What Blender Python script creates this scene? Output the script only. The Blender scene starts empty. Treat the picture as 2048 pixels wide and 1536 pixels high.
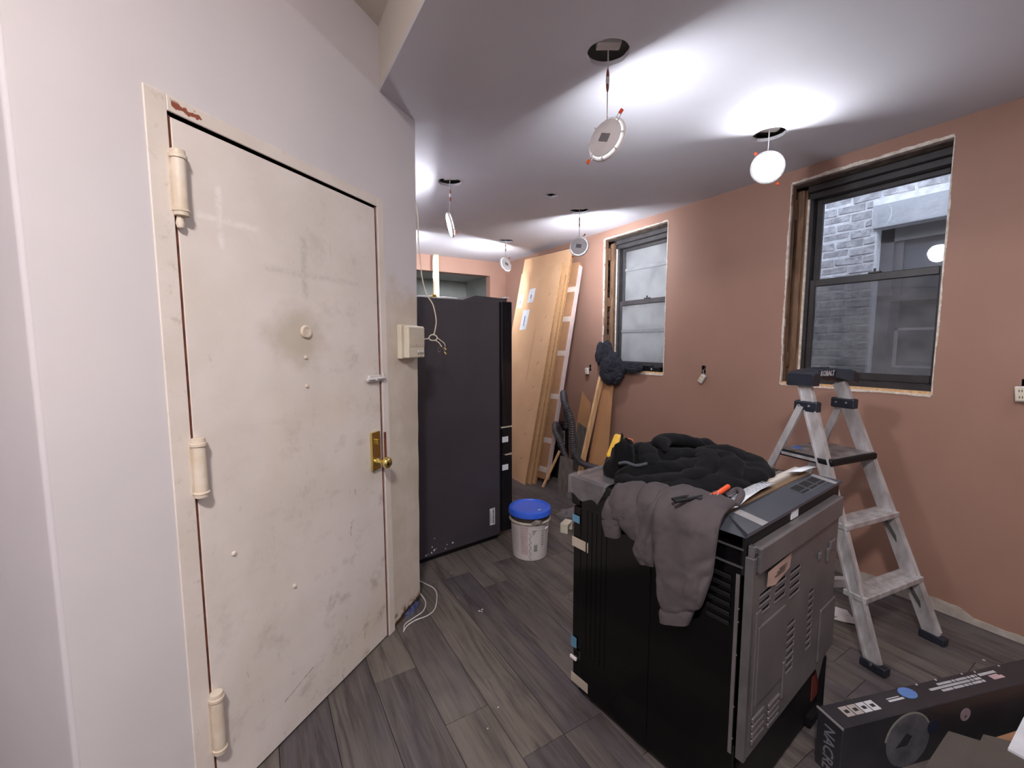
import bpy, bmesh, math, random
from mathutils import Vector, Matrix, noise
from math import sin, cos, pi, radians, sqrt, atan2
random.seed(7)
SC = bpy.context.scene
COL = SC.collection

# ------------------------------------------------------------------ camera, world, exposure
cam_d = bpy.data.cameras.new('camera'); cam = bpy.data.objects.new('camera', cam_d); COL.objects.link(cam)
cam_d.sensor_width = 36.0; cam_d.lens = 856.5 / 2048 * 36.0; cam_d.clip_start = 0.02; cam_d.clip_end = 60
pit, rol, yaw = radians(5.414), radians(-0.073), radians(30.987)
F_ = Vector((sin(yaw)*cos(pit), cos(yaw)*cos(pit), -sin(pit)))
R_ = Vector((cos(yaw), -sin(yaw), 0)); U_ = R_.cross(F_)
R2 = R_*cos(rol) + U_*sin(rol); U2 = -R_*sin(rol) + U_*cos(rol)
mw = Matrix((R2, U2, -F_)).transposed().to_4x4(); mw.translation = (0, 0, 1.45)
cam.matrix_world = mw
SC.camera = cam

LAMP, GLOBE, FILL = 1.0, 162.0, 45.0   # hanging LED discs (factor), entry globe, added fill discs behind the camera
w = bpy.data.worlds.new('world'); SC.world = w; w.use_nodes = True
bg = w.node_tree.nodes['Background']; bg.inputs[0].default_value = (0.77, 0.86, 1.0, 1); bg.inputs[1].default_value = 1.25
vs = SC.view_settings
vs.view_transform = 'Standard'; vs.look = 'None'; vs.gamma = 1.0; vs.use_curve_mapping = False; vs.exposure = 1.42

# ------------------------------------------------------------------ helpers
def lin(c):
    c = c/255.0
    return c/12.92 if c <= 0.04045 else ((c+0.055)/1.055)**2.4
def rgb(c): return (lin(c[0]), lin(c[1]), lin(c[2]), 1)

class NT:
    def __init__(s, name):
        s.m = bpy.data.materials.new(name); s.m.use_nodes = True
        s.t = s.m.node_tree; s.b = s.t.nodes['Principled BSDF']; s.out = s.t.nodes['Material Output']; s._tc = None
    def n(s, typ, **kw):
        nd = s.t.nodes.new(typ)
        for k, v in kw.items(): setattr(nd, k, v)
        return nd
    def l(s, a, b): s.t.links.new(a, b)
    def put(s, sock, v):
        if hasattr(v, 'is_output') or isinstance(v, bpy.types.NodeSocket): s.l(v, sock)
        else: sock.default_value = v
    def co(s, kind='Object'):
        if not s._tc: s._tc = s.n('ShaderNodeTexCoord')
        return s._tc.outputs[kind]
    def mapv(s, v, scale=(1, 1, 1), loc=(0, 0, 0)):
        q = s.n('ShaderNodeMapping'); s.l(v, q.inputs[0]); q.inputs['Scale'].default_value = scale; q.inputs['Location'].default_value = loc
        return q.outputs[0]
    def noise(s, v, scale=5, detail=4, rough=0.55, dist=0):
        q = s.n('ShaderNodeTexNoise'); s.l(v, q.inputs['Vector']); q.inputs['Scale'].default_value = scale
        q.inputs['Detail'].default_value = detail; q.inputs['Roughness'].default_value = rough; q.inputs['Distortion'].default_value = dist
        return q.outputs['Fac']
    def math(s, op, a, b=0.0, c=0.0, clamp=False):
        q = s.n('ShaderNodeMath', operation=op, use_clamp=clamp)
        s.put(q.inputs[0], a); s.put(q.inputs[1], b); s.put(q.inputs[2], c)
        return q.outputs[0]
    def ss(s, v, a, b):                      # smooth ramp from 0 at a to 1 at b
        q = s.n('ShaderNodeMapRange', interpolation_type='SMOOTHSTEP')
        s.put(q.inputs[0], v); q.inputs[1].default_value = a; q.inputs[2].default_value = b
        return q.outputs[0]
    def mix(s, f, a, b):
        q = s.n('ShaderNodeMix', data_type='RGBA'); s.put(q.inputs[0], f)
        s.put(q.inputs[6], a); s.put(q.inputs[7], b); return q.outputs[2]
    def sep(s, v):
        q = s.n('ShaderNodeSeparateXYZ'); s.l(v, q.inputs[0]); return q.outputs
    def box(s, x, z, x0, x1, z0, z1, e):     # soft rectangle mask
        a = s.math('MULTIPLY', s.ss(x, x0-e, x0+e), s.math('SUBTRACT', 1.0, s.ss(x, x1-e, x1+e)))
        b = s.math('MULTIPLY', s.ss(z, z0-e, z0+e), s.math('SUBTRACT', 1.0, s.ss(z, z1-e, z1+e)))
        return s.math('MULTIPLY', a, b)
    def col(s, v): s.put(s.b.inputs['Base Color'], v)
    def rough(s, v): s.put(s.b.inputs['Roughness'], v)
    def bump(s, h, strength=0.3, dist=0.01):
        q = s.n('ShaderNodeBump'); s.put(q.inputs['Height'], h); q.inputs['Strength'].default_value = strength; q.inputs['Distance'].default_value = dist
        s.l(q.outputs[0], s.b.inputs['Normal'])

MC = {}
def mat(name, c, rough=0.6, metal=0.0, c2=None, ns=8.0, bump=0.0, bs=40.0, coat=0.0, spec=None, stretch=(1, 1, 1)):
    if name in MC: return MC[name]
    N = NT(name)
    v = N.mapv(N.co(), stretch)
    c2 = c2 or tuple(max(0, x*0.90) for x in c)
    f = N.ss(N.noise(v, ns, 5), 0.3, 0.7)
    N.col(N.mix(f, rgb(c), rgb(c2))); N.rough(rough); N.b.inputs['Metallic'].default_value = metal
    if coat: N.b.inputs['Coat Weight'].default_value = coat; N.b.inputs['Coat Roughness'].default_value = 0.08
    if spec is not None: N.b.inputs['Specular IOR Level'].default_value = spec
    if bump: N.bump(N.noise(v, bs, 3), bump, 0.01)
    MC[name] = N.m; return N.m
def emis(name, c, s):
    if name in MC: return MC[name]
    N = NT(name); N.col((0.8, 0.8, 0.8, 1)); N.b.inputs['Emission Color'].default_value = c; N.b.inputs['Emission Strength'].default_value = s
    MC[name] = N.m; return N.m

class MB:
    """collects shapes into one mesh"""
    def __init__(s): s.v = []; s.f = []; s.sm = []
    def add(s, vs, fs, smooth=False):
        o = len(s.v); s.v += [Vector(p) for p in vs]; s.f += [tuple(i+o for i in f) for f in fs]; s.sm += [smooth]*len(fs); return s
    def box(s, lo, hi, M=None, taper=None):
        x0, y0, z0 = lo; x1, y1, z1 = hi
        vs = [Vector(p) for p in ((x0,y0,z0),(x1,y0,z0),(x1,y1,z0),(x0,y1,z0),(x0,y0,z1),(x1,y0,z1),(x1,y1,z1),(x0,y1,z1))]
        if taper:
            cx, cy = (x0+x1)/2, (y0+y1)/2
            for p in vs[4:]: p.x = cx+(p.x-cx)*taper; p.y = cy+(p.y-cy)*taper
        if M is not None: vs = [M @ p for p in vs]
        return s.add(vs, [(0,3,2,1),(4,5,6,7),(0,1,5,4),(1,2,6,5),(2,3,7,6),(3,0,4,7)])
    def bbox(s, lo, hi, b=0.004, M=None, seg=2):
        """bevelled box"""
        bm = bmesh.new(); bmesh.ops.create_cube(bm, size=1)
        c = (Vector(lo)+Vector(hi))/2; d = Vector(hi)-Vector(lo)
        for v in bm.verts: v.co = Vector((v.co.x*d.x, v.co.y*d.y, v.co.z*d.z))+c
        bmesh.ops.bevel(bm, geom=bm.edges[:], offset=min(b, min(abs(d.x), abs(d.y), abs(d.z))*0.45), segments=seg, affect='EDGES', profile=0.5)
        return s.bm(bm, M)
    def bm(s, bm, M=None, smooth=False):
        bm.verts.index_update()
        vs = [(M @ v.co if M is not None else v.co.copy()) for v in bm.verts]
        s.add(vs, [[v.index for v in f.verts] for f in bm.faces], smooth); bm.free(); return s
    def beam(s, a, b, w, t, up=(0, 0, 1), ext=0):
        """rectangular bar from a to b, w across, t along up"""
        a, b = Vector(a), Vector(b); d = (b-a).normalized(); a = a-d*ext; b = b+d*ext
        u = Vector(up); x = d.cross(u).normalized(); u = x.cross(d).normalized()
        vs = [p + x*sx*w/2 + u*su*t/2 for p in (a, b) for sx, su in ((-1,-1),(1,-1),(1,1),(-1,1))]
        return s.add(vs, [(0,3,2,1),(4,5,6,7),(0,1,5,4),(1,2,6,5),(2,3,7,6),(3,0,4,7)])
    def tube(s, pts, r, n=10, caps=True, rr=None):
        pts = [Vector(p) for p in pts]; rings = []; prev = None
        for i, p in enumerate(pts):
            d = (pts[min(i+1, len(pts)-1)]-pts[max(i-1, 0)]).normalized()
            if prev is None: x = d.cross(Vector((0.13, 0.27, 0.95))); x = x if x.length > 0.1 else d.cross(Vector((1, 0, 0)))
            else: x = prev - d*prev.dot(d)
            x.normalize(); prev = x; y = d.cross(x)
            q = rr[i] if rr else r
            rings.append([p + (x*cos(2*pi*k/n)+y*sin(2*pi*k/n))*q for k in range(n)])
        vs = [p for g in rings for p in g]; fs = []
        for i in range(len(pts)-1):
            for k in range(n):
                k2 = (k+1) % n; fs.append((i*n+k, i*n+k2, (i+1)*n+k2, (i+1)*n+k))
        if caps: fs.append(tuple(reversed(range(n)))); fs.append(tuple(range((len(pts)-1)*n, len(pts)*n)))
        return s.add(vs, fs, True)
    def lathe(s, prof, n=32, M=None, smooth=True):
        """profile [(r,z)] about z"""
        vs = []; fs = []
        for r, z in prof:
            for k in range(n): vs.append(Vector((r*cos(2*pi*k/n), r*sin(2*pi*k/n), z)))
        for i in range(len(prof)-1):
            for k in range(n):
                k2 = (k+1) % n; fs.append((i*n+k, i*n+k2, (i+1)*n+k2, (i+1)*n+k))
        fs.append(tuple(reversed(range(n)))); fs.append(tuple(range((len(prof)-1)*n, len(prof)*n)))
        if M is not None: vs = [M @ p for p in vs]
        return s.add(vs, fs, smooth)
    def prism(s, poly, y0, y1, ax='xz'):
        """polygon extruded; ax names the polygon plane"""
        def P(a, b, c): return {'xz': (a, c, b), 'xy': (a, b, c), 'yz': (c, a, b)}[ax]
        n = len(poly); vs = [P(a, b, y0) for a, b in poly]+[P(a, b, y1) for a, b in poly]
        fs = [tuple(range(n)), tuple(reversed(range(n, 2*n)))]+[(i, i+n, (i+1) % n+n, (i+1) % n) for i in range(n)]
        return s.add(vs, fs)
    def quad(s, a, b, c, d, t, nrm=None):
        """slab on four corners, t thick"""
        P = [Vector(p) for p in (a, b, c, d)]; nn = Vector(nrm) if nrm else (P[1]-P[0]).cross(P[3]-P[0]).normalized()
        vs = P+[p+nn*t for p in P]
        return s.add(vs, [(0,3,2,1),(4,5,6,7),(0,1,5,4),(1,2,6,5),(2,3,7,6),(3,0,4,7)])
    def build(s, name, m, parent=None, loc=None, rz=None, fixn=True, **props):
        me = bpy.data.meshes.new(name); me.from_pydata([tuple(p) for p in s.v], [], s.f); me.update()
        for p, q in zip(me.polygons, s.sm): p.use_smooth = q
        if fixn:
            bm = bmesh.new(); bm.from_mesh(me); bmesh.ops.recalc_face_normals(bm, faces=bm.faces); bm.to_mesh(me); bm.free()
        if any(s.sm): me.set_sharp_from_angle(angle=radians(38))
        if m: me.materials.append(m)
        o = bpy.data.objects.new(name, me); COL.objects.link(o)
        if parent: o.parent = parent
        if loc: o.location = loc
        if rz is not None: o.rotation_euler.z = rz
        for k, v in props.items(): o[k] = v
        return o
def slab(outer, holes, c0, c1, ax='xy'):
    """flat slab with holes: outer/holes polygons in plane, between c0 and c1"""
    bm = bmesh.new(); loops = [outer]+list(holes); es = []
    for lp in loops:
        vs = [bm.verts.new((a, b, 0)) for a, b in lp]
        es += [bm.edges.new((vs[i], vs[(i+1) % len(vs)])) for i in range(len(vs))]
    bmesh.ops.triangle_fill(bm, use_beauty=True, use_dissolve=False, edges=es)
    def P(p, c): return {'xy': Vector((p.x, p.y, c)), 'xz': Vector((p.x, c, p.y)), 'yz': Vector((c, p.x, p.y))}[ax]
    bm.verts.index_update(); mb = MB()
    top = [P(v.co, c0) for v in bm.verts]; bot = [P(v.co, c1) for v in bm.verts]; n = len(top)
    fs = [tuple(v.index for v in f.verts) for f in bm.faces]
    allf = fs+[tuple(i+n for i in reversed(f)) for f in fs]
    o = 0
    for lp in loops:
        k = len(lp)
        for i in range(k): allf.append((o+i, o+(i+1) % k, o+(i+1) % k+n, o+i+n))
        o += k
    bm.free(); mb.add(top+bot, allf); return mb
def circ(cx, cy, r, n=28, j=0.0): return [(cx+(r+random.uniform(-j, j))*cos(2*pi*k/n), cy+(r+random.uniform(-j, j))*sin(2*pi*k/n)) for k in range(n)]
def thing(name, label, cat, loc=(0, 0, 0), rz=0, group=None, kind=None):
    o = bpy.data.objects.new(name, None); COL.objects.link(o); o.location = loc; o.rotation_euler.z = rz; o.empty_display_size = 0.05
    if label: o['label'] = label
    if cat: o['category'] = cat
    if group: o['group'] = group
    if kind: o['kind'] = kind
    return o
def tag(o, label, cat, group=None):
    o['label'] = label; o['category'] = cat
    if group: o['group'] = group
    return o
def loc_mb(mb, base):
    b = Vector(base); mb.v = [p-b for p in mb.v]; return mb
def solo(name, mb, m, base, label, cat, group=None):
    """a thing that is one mesh; vertices given in world space"""
    return tag(loc_mb(mb, base).build(name, m, loc=base), label, cat, group)
def axis_M(origin, z, x=(0, 0, 1)):
    z = Vector(z).normalized(); x = Vector(x); x = (x-z*x.dot(z)).normalized(); y = z.cross(x)
    M = Matrix((x, y, z)).transposed().to_4x4(); M.translation = origin; return M
def curve(pts, n=6):
    """catmull-rom through points"""
    P = [Vector(p) for p in pts]; P = [P[0]*2-P[1]]+P+[P[-1]*2-P[-2]]; out = []
    for i in range(1, len(P)-2):
        for k in range(n):
            t = k/n; a, b, c, d = P[i-1:i+3]
            out.append(0.5*((2*b)+(c-a)*t+(2*a-5*b+4*c-d)*t*t+(3*b-a-3*c+d)*t**3))
    out.append(P[-2]); return out
def text_mb(txt, size, M, depth=0.0006, bold=0.0, sx=1.0):
    cu = bpy.data.curves.new('t', 'FONT'); cu.body = txt; cu.size = size; cu.align_x = 'CENTER'; cu.align_y = 'CENTER'; cu.offset = bold; cu.extrude = depth; cu.resolution_u = 2
    o = bpy.data.objects.new('t', cu); COL.objects.link(o)
    dg = bpy.context.evaluated_depsgraph_get(); me = o.evaluated_get(dg).to_mesh()
    S = Matrix.Diagonal((sx, 1, 1, 1))
    mb = MB(); mb.add([M @ (S @ v.co) for v in me.vertices], [tuple(p.vertices) for p in me.polygons])
    o.evaluated_get(dg).to_mesh_clear(); bpy.data.objects.remove(o); bpy.data.curves.remove(cu); return mb

# ------------------------------------------------------------------ materials
def m_brown():
    N = NT('brown_wall_paint'); v = N.co()
    f = N.noise(v, 1.3, 4); g = N.noise(v, 60, 3)
    N.col(N.mix(N.ss(f, 0.3, 0.7), rgb((158, 122, 107)), rgb((151, 116, 101)))); N.rough(0.62); N.b.inputs['Specular IOR Level'].default_value = 0.3
    N.bump(g, 0.08, 0.004); return N.m
def m_door():
    N = NT('old_cream_door_paint'); v = N.co(); x, y, z = N.sep(v)
    c = N.mix(N.ss(N.noise(v, 3.0, 5), 0.3, 0.7), rgb((228, 219, 214)), rgb((216, 207, 199)))
    c = N.mix(N.math('MULTIPLY', N.ss(N.noise(v, 2.2, 4), 0.5, 0.75), 0.35), c, rgb((212, 200, 170)))
    w = N.noise(v, 6, 3); xx = N.math('ADD', x, N.math('MULTIPLY', N.math('SUBTRACT', w, 0.5), 0.02)); zz = N.math('ADD', z, N.math('MULTIPLY', N.math('SUBTRACT', w, 0.5), 0.03))
    br = N.ss(N.noise(v, 45, 4, 0.7), 0.30, 0.62)
    # chalky pale cross
    k = N.math('MAXIMUM', N.box(xx, zz, 0.118, 0.134, 1.735, 1.915, 0.008), N.math('MULTIPLY', N.box(xx, zz, 0.06, 0.255, 1.812, 1.828, 0.007), 0.8))
    c = N.mix(N.math('MULTIPLY', N.math('MULTIPLY', k, br), 0.8), c, rgb((240, 234, 230)))
    # smeared grey cross
    k = N.math('MAXIMUM', N.box(xx, zz, 0.425, 0.447, 1.62, 1.84, 0.012), N.math('MULTIPLY', N.box(xx, zz, 0.27, 0.73, 1.695, 1.712, 0.012), 0.8))
    c = N.mix(N.math('MULTIPLY', N.math('MULTIPLY', k, br), 0.35), c, rgb((150, 145, 138)))
    # hand grime round the peephole
    dx = N.math('DIVIDE', N.math('SUBTRACT', x, 0.40), 0.16); dz = N.math('DIVIDE', N.math('SUBTRACT', z, 1.475), 0.12)
    r = N.math('SQRT', N.math('ADD', N.math('MULTIPLY', dx, dx), N.math('MULTIPLY', dz, dz)))
    r = N.math('ADD', r, N.math('MULTIPLY', N.math('SUBTRACT', N.noise(v, 9, 4), 0.5), 1.4))
    c = N.mix(N.math('MULTIPLY', N.math('SUBTRACT', 1.0, N.ss(r, 0.35, 1.1)), 0.45), c, rgb((170, 158, 126)))
    # scuffs and rubbed dirt, heavier towards the latch side and the bottom
    vs = N.mapv(v, (1.0, 1.0, 0.45)); sc = N.ss(N.noise(vs, 34, 5, 0.7), 0.60, 0.74)
    lo = N.ss(z, 1.9, 0.1); la = N.ss(x, 0.1, 0.85); big = N.ss(N.noise(v, 3.1, 3), 0.42, 0.62)
    amt = N.math('MULTIPLY', N.math('MULTIPLY', sc, big), N.math('ADD', 0.22, N.math('MULTIPLY', N.math('ADD', lo, la), 0.36)))
    c = N.mix(amt, c, rgb((110, 98, 88)))
    sm = N.ss(N.noise(N.mapv(v, (1, 1, 1.3), (3, 0, 5)), 7, 6, 0.65), 0.52, 0.75)
    c = N.mix(N.math('MULTIPLY', N.math('MULTIPLY', sm, N.math('ADD', lo, la)), 0.34), c, rgb((140, 128, 118)))
    # two scratches
    for (x0, z0, x1, z1) in ((0.254, 0.15, 0.39, 0.185), (0.62, 0.62, 0.63, 0.68)):
        L = sqrt((x1-x0)**2+(z1-z0)**2); ux, uz = (x1-x0)/L, (z1-z0)/L
        px = N.math('SUBTRACT', x, x0); pz = N.math('SUBTRACT', z, z0)
        al = N.math('ADD', N.math('MULTIPLY', px, ux), N.math('MULTIPLY', pz, uz)); ac = N.math('SUBTRACT', N.math('MULTIPLY', px, -uz), N.math('MULTIPLY', pz, -ux))
        k = N.math('MULTIPLY', N.box(al, ac, 0, L, -0.0018, 0.0018, 0.0012), br); c = N.mix(N.math('MULTIPLY', k, 0.8), c, rgb((90, 78, 70)))
    N.col(c); N.rough(0.55); N.bump(N.noise(v, 22, 5), 0.10, 0.01); return N.m
def m_doorwall():
    """the clean repaint above, bare old cream paint beside the frame"""
    N = NT('white_wall_with_old_paint'); v = N.co(); x, y, z = N.sep(v)
    new = N.mix(N.ss(N.noise(v, 2, 3), 0.3, 0.7), rgb((214, 208, 210)), rgb((208, 203, 206)))
    old = N.mix(N.ss(N.noise(v, 5, 5), 0.3, 0.7), rgb((212, 202, 190)), rgb((196, 184, 168)))
    vs = N.mapv(v, (1.6, 1, 0.35)); st = N.ss(N.noise(vs, 20, 6, 0.7), 0.55, 0.78)
    old = N.mix(N.math('MULTIPLY', st, 0.5), old, rgb((150, 130, 106)))
    zz = N.math('ADD', z, N.math('MULTIPLY', N.noise(v, 6, 5), 0.5))
    f = N.math('MULTIPLY', N.ss(x, 0.895, 0.91), N.math('SUBTRACT', 1.0, N.ss(zz, 1.85, 2.05)))
    # rusty water mark at the torn foot
    rx = N.box(x, z, 0.86, 1.2, -0.1, 0.075, 0.02); old = N.mix(N.math('MULTIPLY', rx, N.ss(N.noise(v, 26, 5), 0.4, 0.6)), old, rgb((120, 84, 44)))
    N.col(N.mix(f, new, old)); N.rough(0.6); N.bump(N.noise(v, 14, 5), 0.10, 0.01); return N.m
def m_frame():
    N = NT('old_cream_frame_paint'); v = N.co(); x, y, z = N.sep(v)
    c = N.mix(N.ss(N.noise(v, 4, 5), 0.3, 0.7), rgb((226, 217, 211)), rgb((216, 205, 195)))
    c = N.mix(N.math('MULTIPLY', N.ss(N.noise(v, 24, 6, 0.7), 0.56, 0.75), 0.35), c, rgb((150, 132, 112)))
    k = N.math('MULTIPLY', N.box(x, z, 0.0, 0.10, 2.066, 2.10, 0.006), N.ss(N.noise(v, 26, 3), 0.57, 0.60))
    c = N.mix(k, c, rgb((140, 74, 52))); N.col(c); N.rough(0.5); N.bump(N.noise(v, 18, 5), 0.12, 0.01); return N.m
def m_plank():
    N = NT('grey_oak_laminate'); oi = N.n('ShaderNodeObjectInfo'); rnd = oi.outputs['Random']
    g = N.n('ShaderNodeNewGeometry').outputs['Position']
    off = N.n('ShaderNodeVectorMath', operation='ADD'); cmb = N.n('ShaderNodeCombineXYZ')
    N.put(cmb.inputs[0], N.math('MULTIPLY', rnd, 37.0)); N.put(cmb.inputs[1], N.math('MULTIPLY', rnd, 91.0)); N.l(g, off.inputs[0]); N.l(cmb.outputs[0], off.inputs[1])
    p = off.outputs[0]
    a = N.noise(N.mapv(p, (11, 0.9, 1)), 1.6, 8, 0.62, 1.4); b = N.noise(N.mapv(p, (60, 2.2, 1)), 1.5, 5, 0.6, 0.4); d = N.noise(N.mapv(p, (3.2, 1.1, 1)), 1.5, 3)
    tone = N.mix(rnd, rgb((76, 70, 77)), rgb((112, 104, 97)))
    tone = N.mix(N.math('MULTIPLY', N.ss(d, 0.42, 0.62), 0.6), tone, rgb((104, 97, 90)))
    c = N.mix(N.ss(a, 0.40, 0.72), tone, rgb((60, 54, 55)))
    c = N.mix(N.math('MULTIPLY', N.ss(b, 0.5, 0.8), 0.45), c, rgb((126, 118, 108)))
    kn = N.ss(N.noise(N.mapv(p, (5, 2.2, 1)), 1.3, 2), 0.74, 0.80); c = N.mix(N.math('MULTIPLY', kn, 0.6), c, rgb((48, 41, 38)))
    dust = N.math('MULTIPLY', N.ss(N.noise(g, 2.1, 5), 0.5, 0.75), 0.25); c = N.mix(dust, c, rgb((138, 130, 124)))
    N.col(c); N.rough(N.math('ADD', 0.42, N.math('MULTIPLY', a, 0.2))); N.b.inputs['Specular IOR Level'].default_value = 0.35
    N.bump(b, 0.12, 0.003); return N.m
BROWN = m_brown(); DOOR = m_door(); DWALL = m_doorwall(); DFRAME = m_frame(); PLANK = m_plank()
WHITEW = mat('white_wall_paint', (204, 198, 202), 0.65, c2=(198, 193, 198), ns=2)
CREAMW = mat('cream_wall_paint', (212, 204, 194), 0.65, c2=(206, 198, 188), ns=2)
CEIL = mat('ceiling_paint', (202, 199, 206), 0.75, c2=(197, 194, 201), ns=1.5)
DARK = mat('dark_void', (18, 18, 22), 0.9)
GREYROOM = mat('grey_room_paint', (206, 208, 204), 0.8, ns=2)
PLASTER = mat('raw_plaster_edge', (226, 216, 208), 0.9, c2=(190, 176, 160), ns=30, bump=0.5, bs=60)
STUD = mat('old_lumber', (136, 104, 80), 0.8, c2=(98, 72, 54), ns=6, stretch=(6, 6, 1), bump=0.3)
PINE = mat('pale_pine', (222, 184, 140), 0.65, c2=(198, 152, 104), ns=5, stretch=(9, 9, 0.7), bump=0.15)
BRONZE = mat('dark_bronze_frame', (52, 46, 46), 0.45, c2=(40, 36, 38), ns=10, spec=0.5)
BRONZE2 = mat('dark_grey_frame', (66, 62, 64), 0.5, c2=(50, 48, 50), ns=14, spec=0.5)
STEELB = mat('galvanized_steel', (116, 111, 113), 0.40, 0.40, c2=(102, 97, 99), ns=5, bump=0.05)
STEELL = mat('bright_galvanized_steel', (168, 166, 170), 0.33, 0.9, c2=(140, 138, 142), ns=7)
ALU = mat('dusty_aluminium', (206, 204, 206), 0.40, 0.40, c2=(168, 162, 162), ns=20, bump=0.06, stretch=(1, 1, 0.4))
BLACKG = mat('black_gloss_enamel', (7, 6, 8), 0.14, 0, c2=(6, 5, 7), spec=0.30)
BLACKM = mat('black_matte', (19, 18, 21), 0.5, c2=(14, 14, 17), spec=0.3)
FRIDGE = mat('black_textured_fridge', (66, 61, 67), 0.42, c2=(60, 56, 62), ns=3, bump=0.03, bs=200)
FRIDGEG = mat('black_gloss_fridge_door', (22, 20, 25), 0.18, coat=0.4)
NAVY = mat('navy_black_plastic', (38, 42, 54), 0.35, c2=(30, 33, 42), ns=10)
WPLASTIC = mat('white_plastic', (225, 222, 222), 0.4)
IVORY = mat('ivory_plastic', (222, 214, 198), 0.5, c2=(206, 196, 176), ns=6)
PAPER = mat('white_paper', (226, 230, 236), 0.7)
CARD = mat('cardboard', (214, 172, 134), 0.75, c2=(202, 160, 122), ns=3)
CARD2 = mat('corrugated_box_brown', (164, 122, 90), 0.75, c2=(146, 108, 78), ns=4)
CARDE = mat('cardboard_edge', (164, 126, 82), 0.85, c2=(140, 104, 66), ns=40)
BLUEP = mat('blue_plastic_lid', (56, 104, 226), 0.38, c2=(48, 94, 212), ns=6)
BLUET = mat('blue_tape', (84, 130, 160), 0.5)
TAPE = mat('clear_packing_tape', (206, 190, 180), 0.25)
TAPEG = mat('silvery_tape', (150, 148, 150), 0.35)
BRASS = mat('polished_brass', (228, 208, 132), 0.18, 1.0, c2=(216, 194, 112))
CHROME = mat('chrome', (210, 210, 214), 0.15, 1.0)
ORANGE = mat('orange_plastic', (230, 84, 34), 0.4)
YELLOW = mat('yellow_plastic', (232, 184, 70), 0.45)
INK = mat('printed_ink', (48, 46, 48), 0.6)
INKW = mat('white_print', (200, 200, 206), 0.6)
RUST = mat('bare_red_primer', (136, 76, 54), 0.8, c2=(84, 42, 32), ns=20)
HOSE = mat('grey_hose', (74, 70, 74), 0.5, c2=(62, 58, 62), ns=20)
LCART = mat('black_carton_print', (52, 51, 56), 0.35, c2=(42, 41, 46), ns=5)

# ------------------------------------------------------------------ room shell
WX, ZC, ZH = 3.12, 2.585, 2.86          # brown wall plane, dropped ceiling, high ceiling
YB, YR = 5.37, -1.9                      # far wall, wall behind the camera
XL = -1.75                              # white wall on the left
def structure(o): o['kind'] = 'structure'; return o

# floor: dark underlay and laminate boards running along the brown wall
fl = thing('floor', None, None, (0, 0, 0), kind='structure')
MB().box((XL-0.1, YR-0.1, -0.05), (4.9, 7.6, -0.0085)).build('underlay', DARK, fl)
pw = 0.183; mesh_cache = {}
def plank(x0, y0, y1):
    L = round(y1-y0, 3); k = L
    if k not in mesh_cache:
        bm_ = MB(); g = 0.0009; b = 0.0012
        lo, hi = (g, g), (pw-g, L-g)
        vs = [(lo[0], lo[1], -0.008), (hi[0], lo[1], -0.008), (hi[0], hi[1], -0.008), (lo[0], hi[1], -0.008),
              (lo[0], lo[1], -b), (hi[0], lo[1], -b), (hi[0], hi[1], -b), (lo[0], hi[1], -b),
              (lo[0]+b, lo[1]+b, 0), (hi[0]-b, lo[1]+b, 0), (hi[0]-b, hi[1]-b, 0), (lo[0]+b, hi[1]-b, 0)]
        fs = [(0,3,2,1)]+[(i, (i+1) % 4, (i+1) % 4+4, i+4) for i in range(4)]+[(i+4, (i+1) % 4+4, (i+1) % 4+8, i+8) for i in range(4)]+[(8,9,10,11)]
        o = bm_.add(vs, fs).build('plank', PLANK, fl); mesh_cache[k] = o.data
    else:
        o = bpy.data.objects.new('plank', mesh_cache[k]); COL.objects.link(o); o.parent = fl
    o.location = (x0, y0, 0)
joints = {0: 1.42, -1: 1.767, 2: 2.377, 3: 0.95, 4: 2.40}
LEN = 1.22
for c in range(-6, 14):
    x0 = 0.555+pw*c
    st = joints.get(c, YR+random.uniform(0, LEN))
    y = st-LEN*math.ceil((st-YR)/LEN)
    while y < YB+0.1:
        a, b = max(y, YR), min(y+LEN, YB+0.1)
        if b-a > 0.05: plank(x0, a, b)
        y += LEN
MB().box((XL-0.1, YB+0.1, -0.0085), (4.0, 7.6, -0.0)).build('far_room_floor', mat('far_floor', (90, 84, 80), 0.6), fl)

# dropped ceiling with the cut holes
HOLES = [(1.25, 1.345), (2.475, 1.385), (1.247, 2.925), (2.470, 2.975), (2.463, 4.235), (1.25, 4.235), (1.25, -0.2), (2.47, -0.2)]
hp = [circ(x, y, 0.082, 30, 0.0016) for x, y in HOLES]
q = 0.043; sqh = [(2.029+dx*q*1.25+dy*q*0.8, 2.787-dx*q*0.9+dy*q*1.2) for dx, dy in ((-1, 0), (0, -1), (1, 0), (0, 1))]
poly = [(0.545, YR), (WX+0.1, YR), (WX+0.1, YB+0.02), (0.4, YB+0.02), (0.4, 2.085), (0.545, 2.085)]
cl = structure(slab(poly, hp+[sqh], ZC, ZC+0.018).build('ceiling', CEIL))
MB().box((0.547, YR, ZC+0.018), (0.565, 2.10, ZH)).build('beam_face', CREAMW, cl)
ce = MB().box((XL-0.2, YR-0.2, ZH), (WX+0.45, YB+0.1, ZH+0.05)).build('ceiling_high', CREAMW); structure(ce)
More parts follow.
